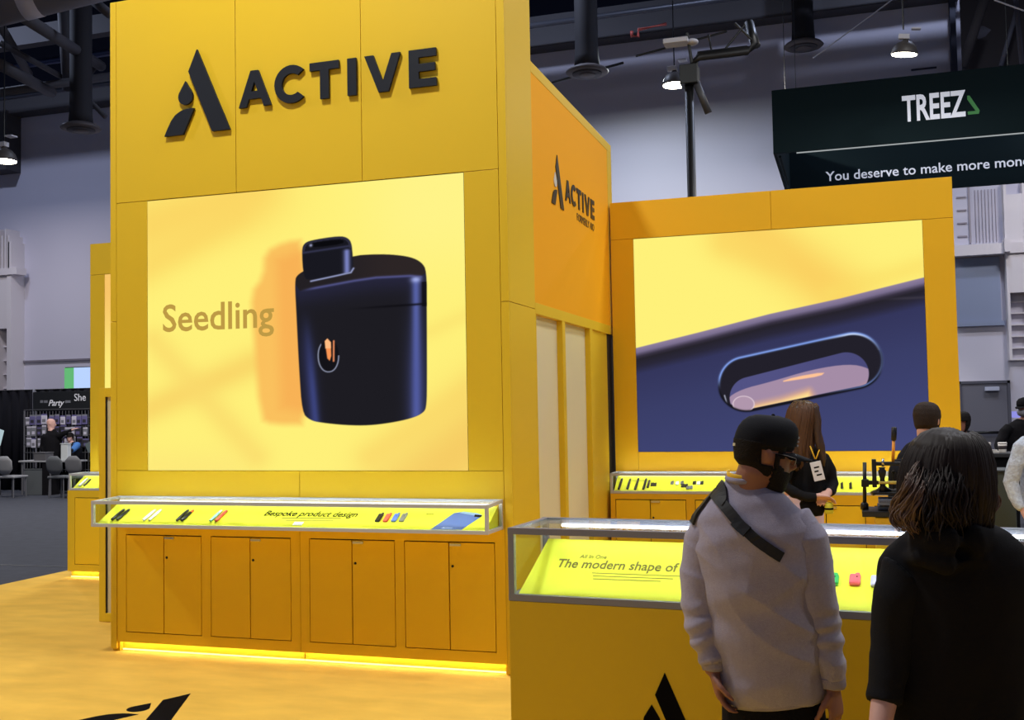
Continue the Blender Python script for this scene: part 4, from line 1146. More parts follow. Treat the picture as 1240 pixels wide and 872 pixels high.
# sweatshirt
sw = MB()
rings(sw, [(934, 842, 61, .122), (933, 832, 64, .130), (931, 815, 66, .140), (927, 785, 67.5, .142), (921, 745, 70, .142), (916, 705, 73, .140), (912, 668, 74, .132), (910, 640, 72, .124), (908.5, 620, 64, .110), (907, 604, 50, .094), (906, 592, 36, .080), (905.5, 583, 27, .070), (905, 577, 24, .064)], D, RV, 32)
limb(sw, [(925, 655, D, .07), (946, 640, D - .02, .080), (964, 646, D - .045, .078), (970, 668, D - .04, .06)], 22)
limb(sw, [(900, 655, D + .02, .07), (878, 638, D + .04, .078), (860, 646, D + .055, .070), (856, 668, D + .05, .055)], 22)
slR = MB(); limb(slR, [(948, 640, D - .025, .070), (962, 640, D - .045, .080), (972, 656, D - .055, .083), (979, 690, D - .065, .077), (987, 735, D - .07, .071), (994, 762, D - .07, .066), (1000, 790, D - .085, .054), (1006, 812, D - .095, .045), (1008.5, 825, D - .10, .041)], 24)
slL = MB(); limb(slL, [(880, 638, D + .045, .068), (866, 640, D + .055, .076), (856, 654, D + .06, .076), (850.5, 690, D + .06, .069), (847.5, 730, D + .04, .061), (851, 762, D + .01, .052), (858, 788, D - .01, .042), (862.5, 803, D - .025, .036)], 24)
swm = remesh(sw, 0.0068, 'sweatshirt', 4)
uu = RV.copy()
def man_wr(c, n):
    px = (c - mp).dot(RV); z = c.z
    if z > 1.52: return 0
    q = Vector((px * 1.0 + z * .55, (c - mp).dot(FV), z * 1.0 - px * .35))
    a = noise.noise(Vector((q.x * 2.0, q.y * 3, q.z * 12))) * .015
    b = noise.noise(Vector((px * 6, (c - mp).dot(FV) * 6, z * 6 + 3))) * .007
    w1 = 1 - abs(noise.noise(Vector(((px * .55 + z * .85) * 8.5, (px * .85 - z * .55) * 2.2, 1.7)))); b += (w1 ** 3) * .008 * min(1, max(0, (1.47 - z) / .1))
    w2 = 1 - abs(noise.noise(Vector(((px * -.75 + z * .65) * 7, (px * .65 + z * .75) * 2.0, 7.7)))); b += (w2 ** 3) * .006 * min(1, max(0, (1.4 - z) / .15))
    arm = abs(px) > .165
    g = math.sin(z * 120 + px * 30 + 5 * noise.noise(c * 5)) * .0042 * (1 if arm and z < 1.07 else 0)
    return a + b
wrinkle(swm, man_wr)
swo = link_mesh('sweatshirt', swm, GREY_K, man)
for sl_m in (slR, slL):
    q_ = remesh(sl_m, 0.006, 'sleeve', 4)
    wrinkle(q_, lambda c, n: .006 * noise.noise(Vector(((c - mp).dot(RV) * 5, (c - mp).dot(FV) * 5, c.z * 14 + (c - mp).dot(RV) * 8))) + (.0045 * math.sin(c.z * 105 + 6 * noise.noise(c * 6)) * min(1, max(0, (1.12 - c.z) / .1))) + .004 * (1 - abs(noise.noise(Vector((c.x * 4, c.y * 4, c.z * 11 + 4))))) ** 4)
    link_mesh('sleeve', q_, GREY_K, swo)
hb = MB(); rings(hb, [(934.5, 845, 61.5, .124), (934, 842, 63, .128), (932.2, 826, 64.5, .134), (931.6, 820, 62.5, .130)], D, RV, 32)
hb.build('hem_band', mat('grey_rib', (154, 148, 168), 0.9, spec=0.1, bump=(300, 0.4)), swo)
for (p0, p1, r) in [((1007, 818, D - .095), (1009.5, 832, D - .10), .040), ((861.5, 798, D - .02), (864, 810, D - .03), .036)]:
    MB().tube([at(*p0), at(p0[0] * .8 + p1[0] * .2, p0[1] * .8 + p1[1] * .2, p0[2]), at(*p1), at(p1[0], p1[1] + .8, p1[2])], [r * 1.05, r * 1.06, r * .98, r * .85], n=20).build('cuff', MATS['grey_rib'], swo)
MB().tube([at(905 + 24 * math.cos(t), 579 + 4.5 * math.sin(t), D - .066 * math.sin(t)) for t in np.linspace(0, 2 * PI, 25)], (.009, .009) and .010, n=8, caps=False).build('collar', MATS['grey_rib'], swo)
tr = MB(); rings(tr, [(937, 905, 56, .110), (936, 875, 59, .118), (935, 850, 58, .116), (934, 830, 54, .105)], D, RV, 28); legs(tr, hipc, AZ, .80, r=(.100, .080, .068))
link_mesh('trousers', remesh(tr, 0.009, 'trousers', 3), BLK_F, man)
shoes(man, hipc, AZ, SHOE)
bv = bvh_of(swo)
# hair, beard, cap, glasses
def man_hair(x, y, z):
    back = y < .030 - .25 * max(0, -z - .0) or z > .05
    if z > .042: return 0
    if z < -.072 or (abs(x) > .05 and -.03 < z < .03 and -.03 < y < .02): return 0
    side = 1 if (y < .052 and z > .0) else 0
    return 1 if (back and z > -.07) or side else 0
head_shell(HM, man_hair, .007, 'hair', HAIR_D, man)
def beard_keep(x, y, z):
    z2 = z + .010 * noise.noise(Vector((x * 40, y * 40, z * 40)))
    if y < .016: return 0
    if z2 < -.024 - .30 * (y - .02): return 0 if (abs(x) < .018 and y > .06 and -.060 < z < -.046) else 1
    if y < .034 and -.04 < z2 < .012: return 1
    return 0
head_shell(HM, beard_keep, .010, 'beard', HAIR_D, man)
cp = MB(); n = 40
prof = [(.020, .1035, .0795), (.040, .1080, .083), (.062, .109, .0838), (.085, .107, .081), (.108, .099, .073), (.126, .083, .058), (.138, .058, .040), (.143, .016, .012)]
vs = []; fs = []
for (z, ry, rx) in prof:
    for k in range(n):
        a = 2 * PI * k / n
        lift = .012 * max(0, math.sin(a)) * (1 if z < .05 else .4) - (.006 * max(0, -math.sin(a)) if z < .03 else 0)
        vs.append(HM @ Vector((rx * math.cos(a), -.006 + .14 * max(0, z - .04) + ry * math.sin(a), z + lift)))
fs = [(i * n + k, i * n + (k + 1) % n, (i + 1) * n + (k + 1) % n, (i + 1) * n + k) for i in range(len(prof) - 1) for k in range(n)]
fs += [tuple(range(n - 1, -1, -1)), tuple((len(prof) - 1) * n + k for k in range(n))]
cp.add(vs, fs, True); cap = cp.build('cap', NAVY, man)
br = MB(); vs = []; fs = []
NU, NV = 13, 7
for s_ in (0, 1):
    for j in range(NV):
        for i in range(NU):
            u = -1 + 2 * i / (NU - 1); v = j / (NV - 1)
            x = u * .076 * (1 - .12 * v * v); edge = math.sqrt(max(0, 1 - (u * .98) ** 2))
            y = .076 * edge ** .9 + .016 + v * .080 * (edge ** .45) * 1.0
            z = .032 - .012 * u * u - .014 * v - s_ * .005
            vs.append(HM @ Vector((x, y, z)))
for j in range(NV - 1):
    for i in range(NU - 1):
        a = j * NU + i; fs += [(a, a + 1, a + NU + 1, a + NU)]
        b = a + NU * NV; fs += [(b, b + NU, b + NU + 1, b + 1)]
bd = [i for i in range(NU)] + [j * NU + NU - 1 for j in range(1, NV)] + [(NV - 1) * NU + i for i in range(NU - 2, -1, -1)] + [j * NU for j in range(NV - 2, 0, -1)]
for k in range(len(bd)): a, b = bd[k], bd[(k + 1) % len(bd)]; fs.append((a, a + NU * NV, b + NU * NV, b))
br.add(vs, fs, True); br.build('brim', NAVY, cap)
MB().ball(HM @ Vector((0, .008, .145)), .006).build('button', NAVY, cap)
MB().cbox(-.012, .012, -.1135, -.108, .014, .024, .001, HM).build('back_tab', mat('pale_tab', (190, 180, 150), 0.5), cap, label='pale strap tab')
em = MB()
for dz in (0.0, .014, .028): em.cbox(-.024, .024, .1015, .1085 - dz * .05, .052 + dz, .060 + dz, .001, HM)
em.build('cap_emblem', mat('cap_white_thread', (190, 190, 195), 0.6), cap, label='white stitched emblem')
gs = MB()
for q in (-1, 1):
    c = HM @ Vector((q * .036, .096, .006))
    gs.tube([HM @ Vector((q * .036 + .027 * math.cos(t), .097 - .004 * abs(math.cos(t)), .004 + .021 * math.sin(t))) for t in np.linspace(0, 2 * PI, 21)], .0013, n=6, caps=False)
    gs.tube([HM @ Vector((q * .063, .092, .010)), HM @ Vector((q * .079, .05, .014)), HM @ Vector((q * .079, -.005, .014)), HM @ Vector((q * .076, -.02, .0))], .0013, n=6)
gs.tube([HM @ Vector((-.010, .099, .006)), HM @ Vector((0, .106, .012)), HM @ Vector((.010, .099, .006))], .0013, n=6)
gs.build('glasses', mat('glasses_wire', (150, 145, 145), 0.3, 0.6), man)
for q in (-1, 1): MB().ball(HM @ Vector((q * .033, .0855, .010)), .0095).build('eye', mat('eye_white', (200, 195, 190), 0.3), man)
# lanyard, cross-body bag
ln = [at(906 + 25.5 * math.cos(t), 576.5 + 4.0 * math.sin(t) + 3.0 * math.cos(t), D - .066 * math.sin(t)) for t in np.linspace(-.5, PI + .5, 23)]
MB().tube(ln, [(.0095, .002)] * len(ln), side=(0, 0, 1), n=8).build('lanyard', LANY, man)
bag = thing('crossbody_bag', 'black strap and buckle of a bag slung across the grey sweatshirt', 'bag', (mp.x, mp.y, 1.3))
pts = drape(bv, dense([(869, 588), (866, 598), (872, 606), (884, 620), (900, 640), (918, 656), (935, 668), (946, 675)], 5), .004)
ribbon(pts, .017, .006, bv).build('strap', STRAPM, bag)
pts = drape(bv, dense([(866, 596), (856, 606), (844, 618), (834, 632)], 5), .004)
if len(pts) > 3: ribbon(pts, .013, .006, bv).build('strap', STRAPM, bag)
pts = drape(bv, dense([(872, 583), (877, 594), (877, 606), (873, 611)], 5), .006)
if len(pts) > 3: ribbon(pts, .015, .006, bv).build('strap', STRAPM, bag)
b1 = drape(bv, [(892, 631), (897, 637), (906, 645)], .009)
ribbon(b1, .019, .010, bv).build('buckle', BLK, bag)
pf = mp + FV * .17 + Vector((0, 0, 1.08 - mp.z))
MM = Matrix.Translation(pf) @ Matrix.Rotation(-math.radians(AZ), 4, 'Z')
MB().cbox(-.13, .10, -.02, .05, -.09, .09, .02, MM).build('pouch', BLK_F, bag)

# ------------------------------------------------------------------ woman with wavy brown hair
D = 2.9; AZ = 5.0
RV = right_of(AZ); FV = front_of(AZ)
wp = at(1153, 720, D)
wom = thing('person', 'person with wavy dark brown hair and black draped garment, back to the camera', 'person', (wp.x, wp.y, 0.012))
HW = head_frame(at(1147, 580, D - .0), 4, -10, 0, 0.93)
bm_ = MB(); add_head(bm_, HW); add_neck(bm_, HW, at(1150, 650, D), 0.052)
rings(bm_, [(1157, 900, 66, .10), (1156, 820, 62, .10), (1155, 740, 68, .105), (1154, 690, 70, .10), (1152, 665, 52, .08), (1151, 648, 28, .06)], D, RV)
limb(bm_, [(1120, 700, D, .04), (1096, 706, D, .042), (1083, 770, D - .01, .040), (1072, 840, D - .05, .036), (1066, 876, D - .09, .030), (1061, 905, D - .11, .026)])
limb(bm_, [(1190, 700, D, .04), (1216, 708, D + .02, .042), (1236, 775, D + .03, .042), (1238, 850, D - .06, .034), (1232, 905, D - .12, .026)])
wl = at(1061, 902, D - .11); add_hand(bm_, wl, Vector((0.01, .03, -.10)), RV, .9, .5, 1)
wr = at(1232, 902, D - .12); add_hand(bm_, wr, Vector((-.01, .03, -.10)), -RV, .9, .5, -1)
hipw = at(1156, 900, D); legs(bm_, hipw, AZ, .82, r=(.085, .056, .040), gap=.085)
link_mesh('body', remesh(bm_, 0.0065, 'body', 4), SKIN_B, wom)
kn = MB()
limb(kn, [(1120, 690, D, .07), (1094, 696, D, .072), (1087, 725, D - .01, .066), (1082, 770, D - .01, .060), (1077, 805, D - .03, .054), (1072, 838, D - .05, .048), (1070, 851, D - .06, .047)], 20)
limb(kn, [(1190, 690, D, .07), (1218, 696, D + .01, .072), (1226, 725, D + .02, .066), (1236, 775, D + .03, .060), (1239, 845, D - .06, .048)], 20)
rings(kn, [(1157, 905, 74, .13), (1156, 800, 72, .12), (1155, 720, 76, .12), (1153, 680, 68, .10), (1151, 655, 38, .08)], D, RV)
km = remesh(kn, .008, 'sweater', 4)
wrinkle(km, lambda c, n: .005 * noise.noise(Vector((c.x * 5, c.y * 5, c.z * 22))) + .004 * noise.noise(c * 12))
link_mesh('sweater', km, BLK_K, wom)
ve = MB()
rings(ve, [(1160, 1010, 96, .16), (1159, 930, 92, .155), (1158, 850, 88, .148), (1157, 780, 87, .142), (1156, 730, 88, .138), (1156, 700, 89, .134), (1155, 680, 87, .128), (1154, 662, 78, .118), (1152, 648, 62, .108), (1151, 636, 44, .098), (1150, 626, 32, .090), (1149, 618, 27, .080)], D, RV, 34)
ve.tube([at(1104, 662, D + .03), at(1112, 655, D - .06), at(1130, 652, D - .115), at(1152, 656, D - .14), at(1178, 655, D - .125), at(1202, 656, D - .07), at(1214, 664, D + .03)], [(.02, .03), (.03, .036), (.034, .04), (.036, .044), (.034, .042), (.03, .038), (.02, .03)], n=14)
ve.tube([at(1094, 676, D + .0), at(1116, 674, D - .10), at(1150, 684, D - .145), at(1186, 678, D - .12), at(1216, 680, D - .03)], [.022, .028, .03, .028, .022], n=12)
vm = remesh(ve, .0085, 'draped_vest', 4)
def ves(c, n):
    x = (c - wp).dot(RV); z = c.z
    return .012 * noise.noise(Vector((x * 9 + 2 * noise.noise(c * 3), (c - wp).dot(FV) * 7, z * 2.2))) + .004 * noise.noise(c * 9)
wrinkle(vm, ves)
link_mesh('draped_vest', vm, BLK_F, wom)
tr = MB(); legs(tr, hipw, AZ, .82, r=(.100, .075, .062), gap=.085); rings(tr, [(1157, 960, 66, .115), (1156, 900, 70, .12)], D, RV)
link_mesh('trousers', remesh(tr, .010, 'trousers', 3), BLK_F, wom)
shoes(wom, hipw, AZ, SHOE, gap=.085)
hs = [(1153, 518.5, 5, .015), (1152, 522, 20, .05), (1151, 529, 33, .082), (1149, 541, 43.5, .104), (1147, 560, 50, .116), (1146, 582, 53, .118), (1146, 602, 53, .112), (1147, 620, 49, .098), (1148, 636, 43, .085), (1149, 648, 36, .07)]
hm = MB(); rings(hm, hs, D - .005, RV, 30)
hmesh = remesh(hm, .006, 'hair', 3)
def hair_grain(c, n):
    a = math.atan2((c - at(1147, 580, D)).dot(FV), (c - at(1147, 580, D)).dot(RV))
    return .0030 * noise.noise(Vector((a * 9, c.z * 2.5, 0))) + .0016 * noise.noise(Vector((a * 26, c.z * 4, 5)))
wrinkle(hmesh, hair_grain)
ho = link_mesh('hair', hmesh, HAIR_B, wom)
sh = [(at(x, y, D - .005), hw * D / FPX, dp, RV) for x, y, hw, dp in hs[1:]]
locks(wom, sh, 90, HAIR_B, 3, 0.012, 0.0065, a0=PI, a1=2 * PI, t0=.02, t1=.98, out=0.985).build('locks', HAIR_B, ho)
def curl(pts, r):
    return [at(*p) for p in pts], r
def strands(mb, pts, count, spread, r, seed):
    rnd = random.Random(seed); N = len(pts)
    P_ = [at(*p) for p in pts]
    Q = []
    for i in range(N - 1):                       # Catmull-Rom so that a strand bends smoothly
        p0, p1, p2, p3 = P_[max(i - 1, 0)], P_[i], P_[i + 1], P_[min(i + 2, N - 1)]
        for k in range(4):
            t = k / 4
            Q.append(.5 * ((2 * p1) + (p2 - p0) * t + (2 * p0 - 5 * p1 + 4 * p2 - p3) * t * t + (3 * p1 - p0 - 3 * p2 + p3) * t ** 3))
    Q.append(P_[-1])
    for s in range(count):
        o1 = Vector((rnd.uniform(-1, 1), rnd.uniform(-1, 1), rnd.uniform(-1, 1))) * spread
        o2 = Vector((rnd.uniform(-1, 1), rnd.uniform(-1, 1), rnd.uniform(-1, 1))) * spread * 1.6
        m = len(Q); e = m - rnd.randint(0, 5); k0 = rnd.randint(0, 7); ph = rnd.random() * 6
        pp = [Q[k] + o1.lerp(o2, k / (m - 1)) + Vector((math.sin(ph + k * .7), math.cos(ph + k * .6), 0)) * spread * .35 for k in range(k0, e)]
        e -= k0
        mb.tube(pp, [r * (.15 + 1.0 * math.sin(PI * (.08 + .88 * k / (e - 1)))) if k < e - 1 else r * .15 for k in range(e)], n=6)
cl_ = MB()
for q_, (pts, cnt) in enumerate([
        ([(1112, 556, D - .05), (1104, 574, D - .085), (1099, 588, D - .10), (1092, 603, D - .08), (1084, 616, D - .06), (1085, 628, D - .06), (1093, 638, D - .07), (1101, 642, D - .06)], 16),
        ([(1120, 560, D - .06), (1111, 582, D - .10), (1106, 598, D - .11), (1097, 612, D - .10), (1090, 623, D - .09), (1096, 634, D - .09), (1104, 640, D - .08)], 14),
        ([(1128, 568, D - .07), (1119, 590, D - .115), (1113, 606, D - .12), (1106, 620, D - .11), (1102, 632, D - .10), (1108, 644, D - .10), (1112, 650, D - .09)], 14),
        ([(1101, 575, D - .03), (1093, 600, D - .03), (1083, 613, D - .02), (1083, 622, D - .03), (1090, 628, D - .03)], 10)]):
    strands(cl_, pts, cnt * 2, .010, .0022, 20 + q_)
cl_.build('curled_tips', HAIR_T, ho, label='lighter brown curled hair tips at the side of the earring')
cl_ = MB()
for q_, (pts, cnt) in enumerate([
        ([(1184, 556, D - .03), (1192, 572, D - .045), (1196, 586, D - .05), (1203, 598, D - .04), (1206, 610, D - .04), (1200, 620, D - .05), (1194, 616, D - .05)], 12),
        ([(1178, 568, D - .05), (1187, 586, D - .08), (1192, 600, D - .08), (1199, 611, D - .07), (1197, 624, D - .08), (1190, 630, D - .08)], 12)]):
    strands(cl_, pts, cnt * 2, .009, .0022, 40 + q_)
cl_.build('curled_tips', HAIR_T, ho, label='lighter brown curled hair tips over the far shoulder')
cl_ = MB()
rnd_ = random.Random(5)
for q_ in range(16):
    x0 = 1106 + q_ * 5.4
    dz = D - .10 * math.sin(PI * (q_ + 1) / 17) - .045
    sg = (x0 - 1147) / 50
    strands(cl_, [(x0 - sg * 6, 562, dz + .05), (x0, 578, dz + .016), (x0 + sg * 3, 594, dz - .006), (x0 + sg * 2 + rnd_.uniform(-2, 2), 612, dz - .01), (x0 + sg * 5 + rnd_.uniform(-3, 3), 630, dz - .012), (x0 + rnd_.uniform(-6, 6), 642 + rnd_.uniform(-6, 8), dz - .008)], 14, .013, .0026, 60 + q_)
cl_.build('wavy_ends', HAIR_B, ho)
MB().ball(at(1103.5, 633, D - .09), .004).build('earring', CHROME, wom)

# ------------------------------------------------------------------ staff woman behind the counter
D = 8.4; AZ = 118.0
RV = right_of(AZ); FV = front_of(AZ); SD = right_of(-2)
sp = at(975, 575, D)
stf = thing('person', 'person with long brown hair, black top and white badge standing behind the counter', 'person', (sp.x, sp.y, 0.012))
HS = head_frame(at(976, 506, D), 96, -8, 0, .95)
bm_ = MB(); add_head(bm_, HS); add_neck(bm_, HS, at(975, 538, D), .05)
rings(bm_, [(972, 640, 23, .10), (972, 605, 22, .10), (974, 580, 22, .10), (976, 560, 22, .10), (976, 548, 18, .08), (975, 538, 9, .05)], D, SD)
limb(bm_, [(958, 552, D - .08, .05), (953, 562, D - .12, .048), (950, 588, D - .15, .032), (975, 601, D - .24, .026), (992, 601, D - .25, .024)])
limb(bm_, [(992, 550, D + .02, .05), (1000, 562, D + .0, .046), (1008, 586, D - .06, .032), (1004, 597, D - .18, .026), (1001, 599, D - .2, .025)])
q0 = at(990, 601, D - .25); add_hand(bm_, q0, at(1003, 603, D - .26) - q0, Vector((0, -.4, -1)), .95, .5, 1)
q0 = at(1003, 596, D - .19); add_hand(bm_, q0, at(994, 608, D - .26) - q0, Vector((0, 1, -.3)), .95, .5, -1)
hs_ = at(972, 640, D); legs(bm_, hs_, AZ, .86, r=(.088, .058, .042), gap=.08)
link_mesh('body', remesh(bm_, .0075, 'body', 3), SKIN_B, stf)
tp = MB()
rings(tp, [(972, 599, 24.5, .115), (973, 594, 25, .118), (974, 582, 25, .118), (976, 566, 26.5, .118), (976, 555, 25, .11), (975.5, 546, 19, .09), (975, 539, 11, .07)], D, SD)
limb(tp, [(964, 556, D - .06, .06), (956, 560, D - .11, .058), (951, 572, D - .14, .052), (949, 588, D - .15, .045), (962, 597, D - .2, .042), (978, 602, D - .24, .039), (989, 602, D - .25, .036)])
limb(tp, [(985, 552, D + .0, .06), (997, 556, D + .0, .058), (1004, 570, D - .02, .052), (1009, 586, D - .06, .044), (1006, 594, D - .13, .040), (1003.5, 597, D - .18, .036)])
tm = remesh(tp, .010, 'top', 3); wrinkle(tm, lambda c, n: .008 * noise.noise(Vector((c.x * 6, c.y * 6, c.z * 14))))
link_mesh('top', tm, BLK_K, stf)
tr = MB(); rings(tr, [(972, 665, 23, .115), (972, 640, 25, .125), (972, 615, 25, .12), (973, 600, 22, .11)], D, SD); legs(tr, hs_, AZ, .86, r=(.105, .085, .075), gap=.08)
link_mesh('trousers', remesh(tr, .012, 'trousers', 3), PINKT, stf)
shoes(stf, hs_, AZ, SHOE, gap=.08)
hh_ = [(974, 484.5, 4, .02), (974, 487, 12, .06), (973, 494, 16.5, .10), (971, 505, 17, .115), (968.5, 518, 16, .11), (967, 532, 16.5, .10), (966, 546, 16, .095), (968, 560, 13, .08), (970, 572, 8, .05), (971, 578, 3, .02)]
hx = MB(); rings(hx, [(a, b, c, d_, -.02) for a, b, c, d_ in hh_], D, SD, 26)
hx.tube([at(986, 492, D - .09), at(990, 508, D - .10), at(990, 524, D - .11), at(993, 540, D - .12), at(996, 556, D - .12), at(998, 566, D - .10)], [.03, .035, .034, .034, .026, .01], n=10)
hmx = remesh(hx, .009, 'hair', 3)
wrinkle(hmx, lambda c, n: .009 * noise.noise(Vector((math.atan2(c.y - sp.y, c.x - sp.x) * 6, c.z * 5, 0))))
hso = link_mesh('hair', hmx, HAIR_M, stf)
locks(stf, [(at(a, b, D - .02), c * D / FPX, d_, SD) for a, b, c, d_ in hh_[1:]], 26, HAIR_L, 9, .02, .014, a0=PI, a1=2 * PI, t0=.0, t1=.98).build('locks', HAIR_L, hso, label='honey brown streaks')
MB().tube([at(981, 540, D - .14), at(984, 548, D - .15), at(987, 556, D - .16)], .005, n=6).tube([at(994, 540, D - .12), at(991, 548, D - .15), at(988, 556, D - .16)], .005, n=6).build('lanyard', LANY, stf)
BM = head_frame(at(989.5, 569, D - .17), 170, 0, 0, 1.0)
MB().cbox(-.042, .042, -.003, .003, -.085, .065, .002, BM @ Matrix.Rotation(.22, 4, 'Y')).build('badge', mat('badge_white', (225, 225, 232), 0.5), stf, label='white name badge')
bd_ = MB()
for (x, z, w_) in ((0, .02, .02), (.008, -.01, .016), (-.006, -.04, .02)): bd_.box(x - w_, x + w_, .0032, .0042, z - .006, z + .006, BM @ Matrix.Rotation(.22, 4, 'Y'))
bd_.build('badge_print', BLACK, stf)
wb = thing('waist_bag', 'black waist bag with slanting strap worn by the person with the badge', 'bag', at(985, 614, D - .2))
MB().tube([at(948, 590, D - .12), at(956, 597, D - .17), at(968, 604, D - .18), at(980, 609, D - .19)], [(.008, .02)] * 4, n=8).build('strap', STRAPM, wb)
MB().tube([at(971, 607, D - .17), at(975, 610, D - .19), at(985, 613, D - .19), at(994, 613, D - .18), at(998, 612, D - .17)], [(.02, .03), (.05, .075), (.055, .085), (.05, .075), (.02, .03)], side=(0, 1, 0), n=16).build('pouch', BLK_F, wb)
yc = thing('can', 'small yellow can held below clasped hands of the person with the badge', 'can', at(1004, 618, D - .25))
cM = at(1004, 622, D - .25); MB().lathe([(.028, 0), (.033, .008), (.033, .075), (.026, .085)], c=cM, n=18).build('can_body', mat('can_yellow', (206, 200, 50), 0.4), yc)
MB().lathe([(.0335, .03), (.0335, .045)], c=cM, n=18).build('can_band', BLACK, yc)

# ------------------------------------------------------------------ simple builder for people farther back
def figure(label, D, head, haz, torso, az, tops, skin, hairm=None, hair_keep=None, arms=(), trousers=None, hip=None, z_hip=.84, vox=.011, sidev=None, neck=None, hair_t=.012, topname='shirt'):
    RV = right_of(az); c0 = at(torso[0][0], torso[0][1], D)
    fig = thing('person', label, 'person', (c0.x, c0.y, 0.012 if c0.y < 10.1 and -8.4 < c0.x < 3.4 else 0.0))
    fl_ = fig.location.z
    sd = sidev or right_of(math.degrees(math.atan2(c0.x, c0.y)))
    H = head_frame(at(*head[:2], D), haz, head[2] if len(head) > 2 else 0, 0, .95)
    b = MB(); add_head(b, H); add_neck(b, H, at(torso[-1][0], torso[-1][1], D), .055)
    rings(b, [(x, y, w_ * .86, dp * .86) for x, y, w_, dp in torso], D, sd)
    hp = Vector((c0.x, c0.y, 0)); legs(b, hp, az, z_hip, r=(.085, .058, .042), floor=fl_)
    b.tube([Vector((c0.x, c0.y, z_hip - .03)), Vector((c0.x, c0.y, z_hip + .1)), c0], [(.15, .1), (.15, .1), (.13, .09)], side=sd, n=18)
    s = MB(); rings(s, torso, D, sd)
    for ar in arms:
        limb(b, [(x, y, d_, r * .78) for x, y, d_, r in ar])
        w0 = at(*ar[-1][:3]); w1 = at(*ar[-2][:3]); dv = (w0 - w1).normalized()
        add_hand(b, w0 - dv * .005, dv, Vector((0, .3, -1)) if abs(dv.z) < .8 else Vector((0, 1, 0)), .95, .5, 1)
        limb(s, [(x, y, d_, r) for x, y, d_, r in ar[:-1]] + [(ar[-1][0] * .8 + ar[-2][0] * .2, ar[-1][1] * .8 + ar[-2][1] * .2, ar[-1][2], ar[-1][3])])
    s.tube([Vector((c0.x, c0.y, z_hip + .02)), Vector((c0.x, c0.y, z_hip + .1)), c0 + Vector((0, 0, .02))], [(.17, .12), (.17, .12), (torso[0][2] * D / FPX, torso[0][3])], side=sd, n=20)
    link_mesh('body', remesh(b, vox * .8, 'body', 3), skin, fig)
    m_ = remesh(s, vox, topname, 3); wrinkle(m_, lambda c, n: .007 * noise.noise(Vector((c.x * 7, c.y * 7, c.z * 13))))
    link_mesh(topname, m_, tops, fig)
    t = MB(); legs(t, hp, az, z_hip, r=(.10, .08, .07), floor=fl_); t.tube([Vector((c0.x, c0.y, z_hip - .06)), Vector((c0.x, c0.y, z_hip + .1))], [(.17, .12), (.17, .12)], side=sd, n=18)
    link_mesh('trousers', remesh(t, .014, 'trousers', 2), trousers or BLK_F, fig)
    shoes(fig, hp, az, SHOE, floor=fl_)
    if hairm: head_shell(H, hair_keep or (lambda x, y, z: 1 if z > .07 or (y < .03 and z > -.06) or (z > .02 and y < .06) else 0), hair_t, 'hair', hairm, fig)
    return fig, H

D = 6.6
fig, H = figure('person with short dark hair and black shirt seen from behind, beyond the press', D, (1123, 511.5, -6), 26,
       [(1120, 690, 33, .12), (1120, 640, 34, .125), (1120, 600, 35.5, .13), (1120, 570, 36, .125), (1121, 553, 32, .115), (1122, 541, 23, .10), (1123, 533, 14, .08), (1123, 528, 11, .065)], 12, NAVY, SKIN_B, mat('hair_short_brown', (50, 40, 36), 0.8, spec=0.2, bump=(220, 0.5)),
       lambda x, y, z: 1 if z > .085 or (y < .02 and z > -.055) or (z > .03 and y < .055) else 0,
       arms=[[(1092, 560, D, .06), (1088, 572, D - .02, .062), (1086, 605, D - .04, .054), (1092, 640, D + .12, .045), (1100, 652, D + .25, .03)], [(1148, 560, D, .06), (1154, 572, D, .062), (1157, 605, D, .054), (1152, 640, D + .15, .045), (1146, 652, D + .28, .03)]], hair_t=.008)
D = 14.7
fig, H = figure('person in black cap and jacket leaning over the far dark table', D, (1241, 494, -10), 220,
       [(1237, 590, 17, .13), (1237, 560, 20, .14), (1237, 535, 23, .15), (1238, 522, 22, .14), (1239, 514, 15, .11), (1240, 508, 8, .07)], 200, BLK_F, SKIN_A, HAIR_D,
       arms=[[(1222, 518, D, .07), (1216, 524, D - .05, .07), (1209, 540, D - .15, .06), (1212, 549, D - .3, .045), (1217, 551, D - .35, .03)], [(1254, 518, D, .07), (1260, 526, D, .07), (1264, 545, D - .1, .055), (1262, 556, D - .3, .04), (1260, 557, D - .35, .03)]], hair_t=.02, topname='jacket')
c2_ = MB().lathe([(.105, .03), (.108, .06), (.10, .105), (.07, .14), (.02, .155)], M=H, n=24); c2_.build('cap', BLK_F, fig)
MB().tube([H @ Vector((0, .07, .035)), H @ Vector((0, .12, .03)), H @ Vector((0, .18, .022))], [(.08, .01), (.075, .006), (.03, .004)], side=H.to_3x3() @ Vector((1, 0, 0)), n=12).build('brim', BLK_F, fig)
MB().tube([H @ Vector((0, .09, -.02)), H @ Vector((0, .115, -.04)), H @ Vector((0, .10, -.075)), H @ Vector((0, .06, -.11))], [(.05, .02), (.06, .03), (.06, .03), (.04, .02)], side=H.to_3x3() @ Vector((1, 0, 0)), n=12).build('face_mask', mat('mask_grey', (120, 120, 130), 0.8), fig)
D = 9.0
LACE = mat('pale_blue_lace', (186, 198, 214), 0.85, bump=(60, 0.9), var=(45, 0.22))
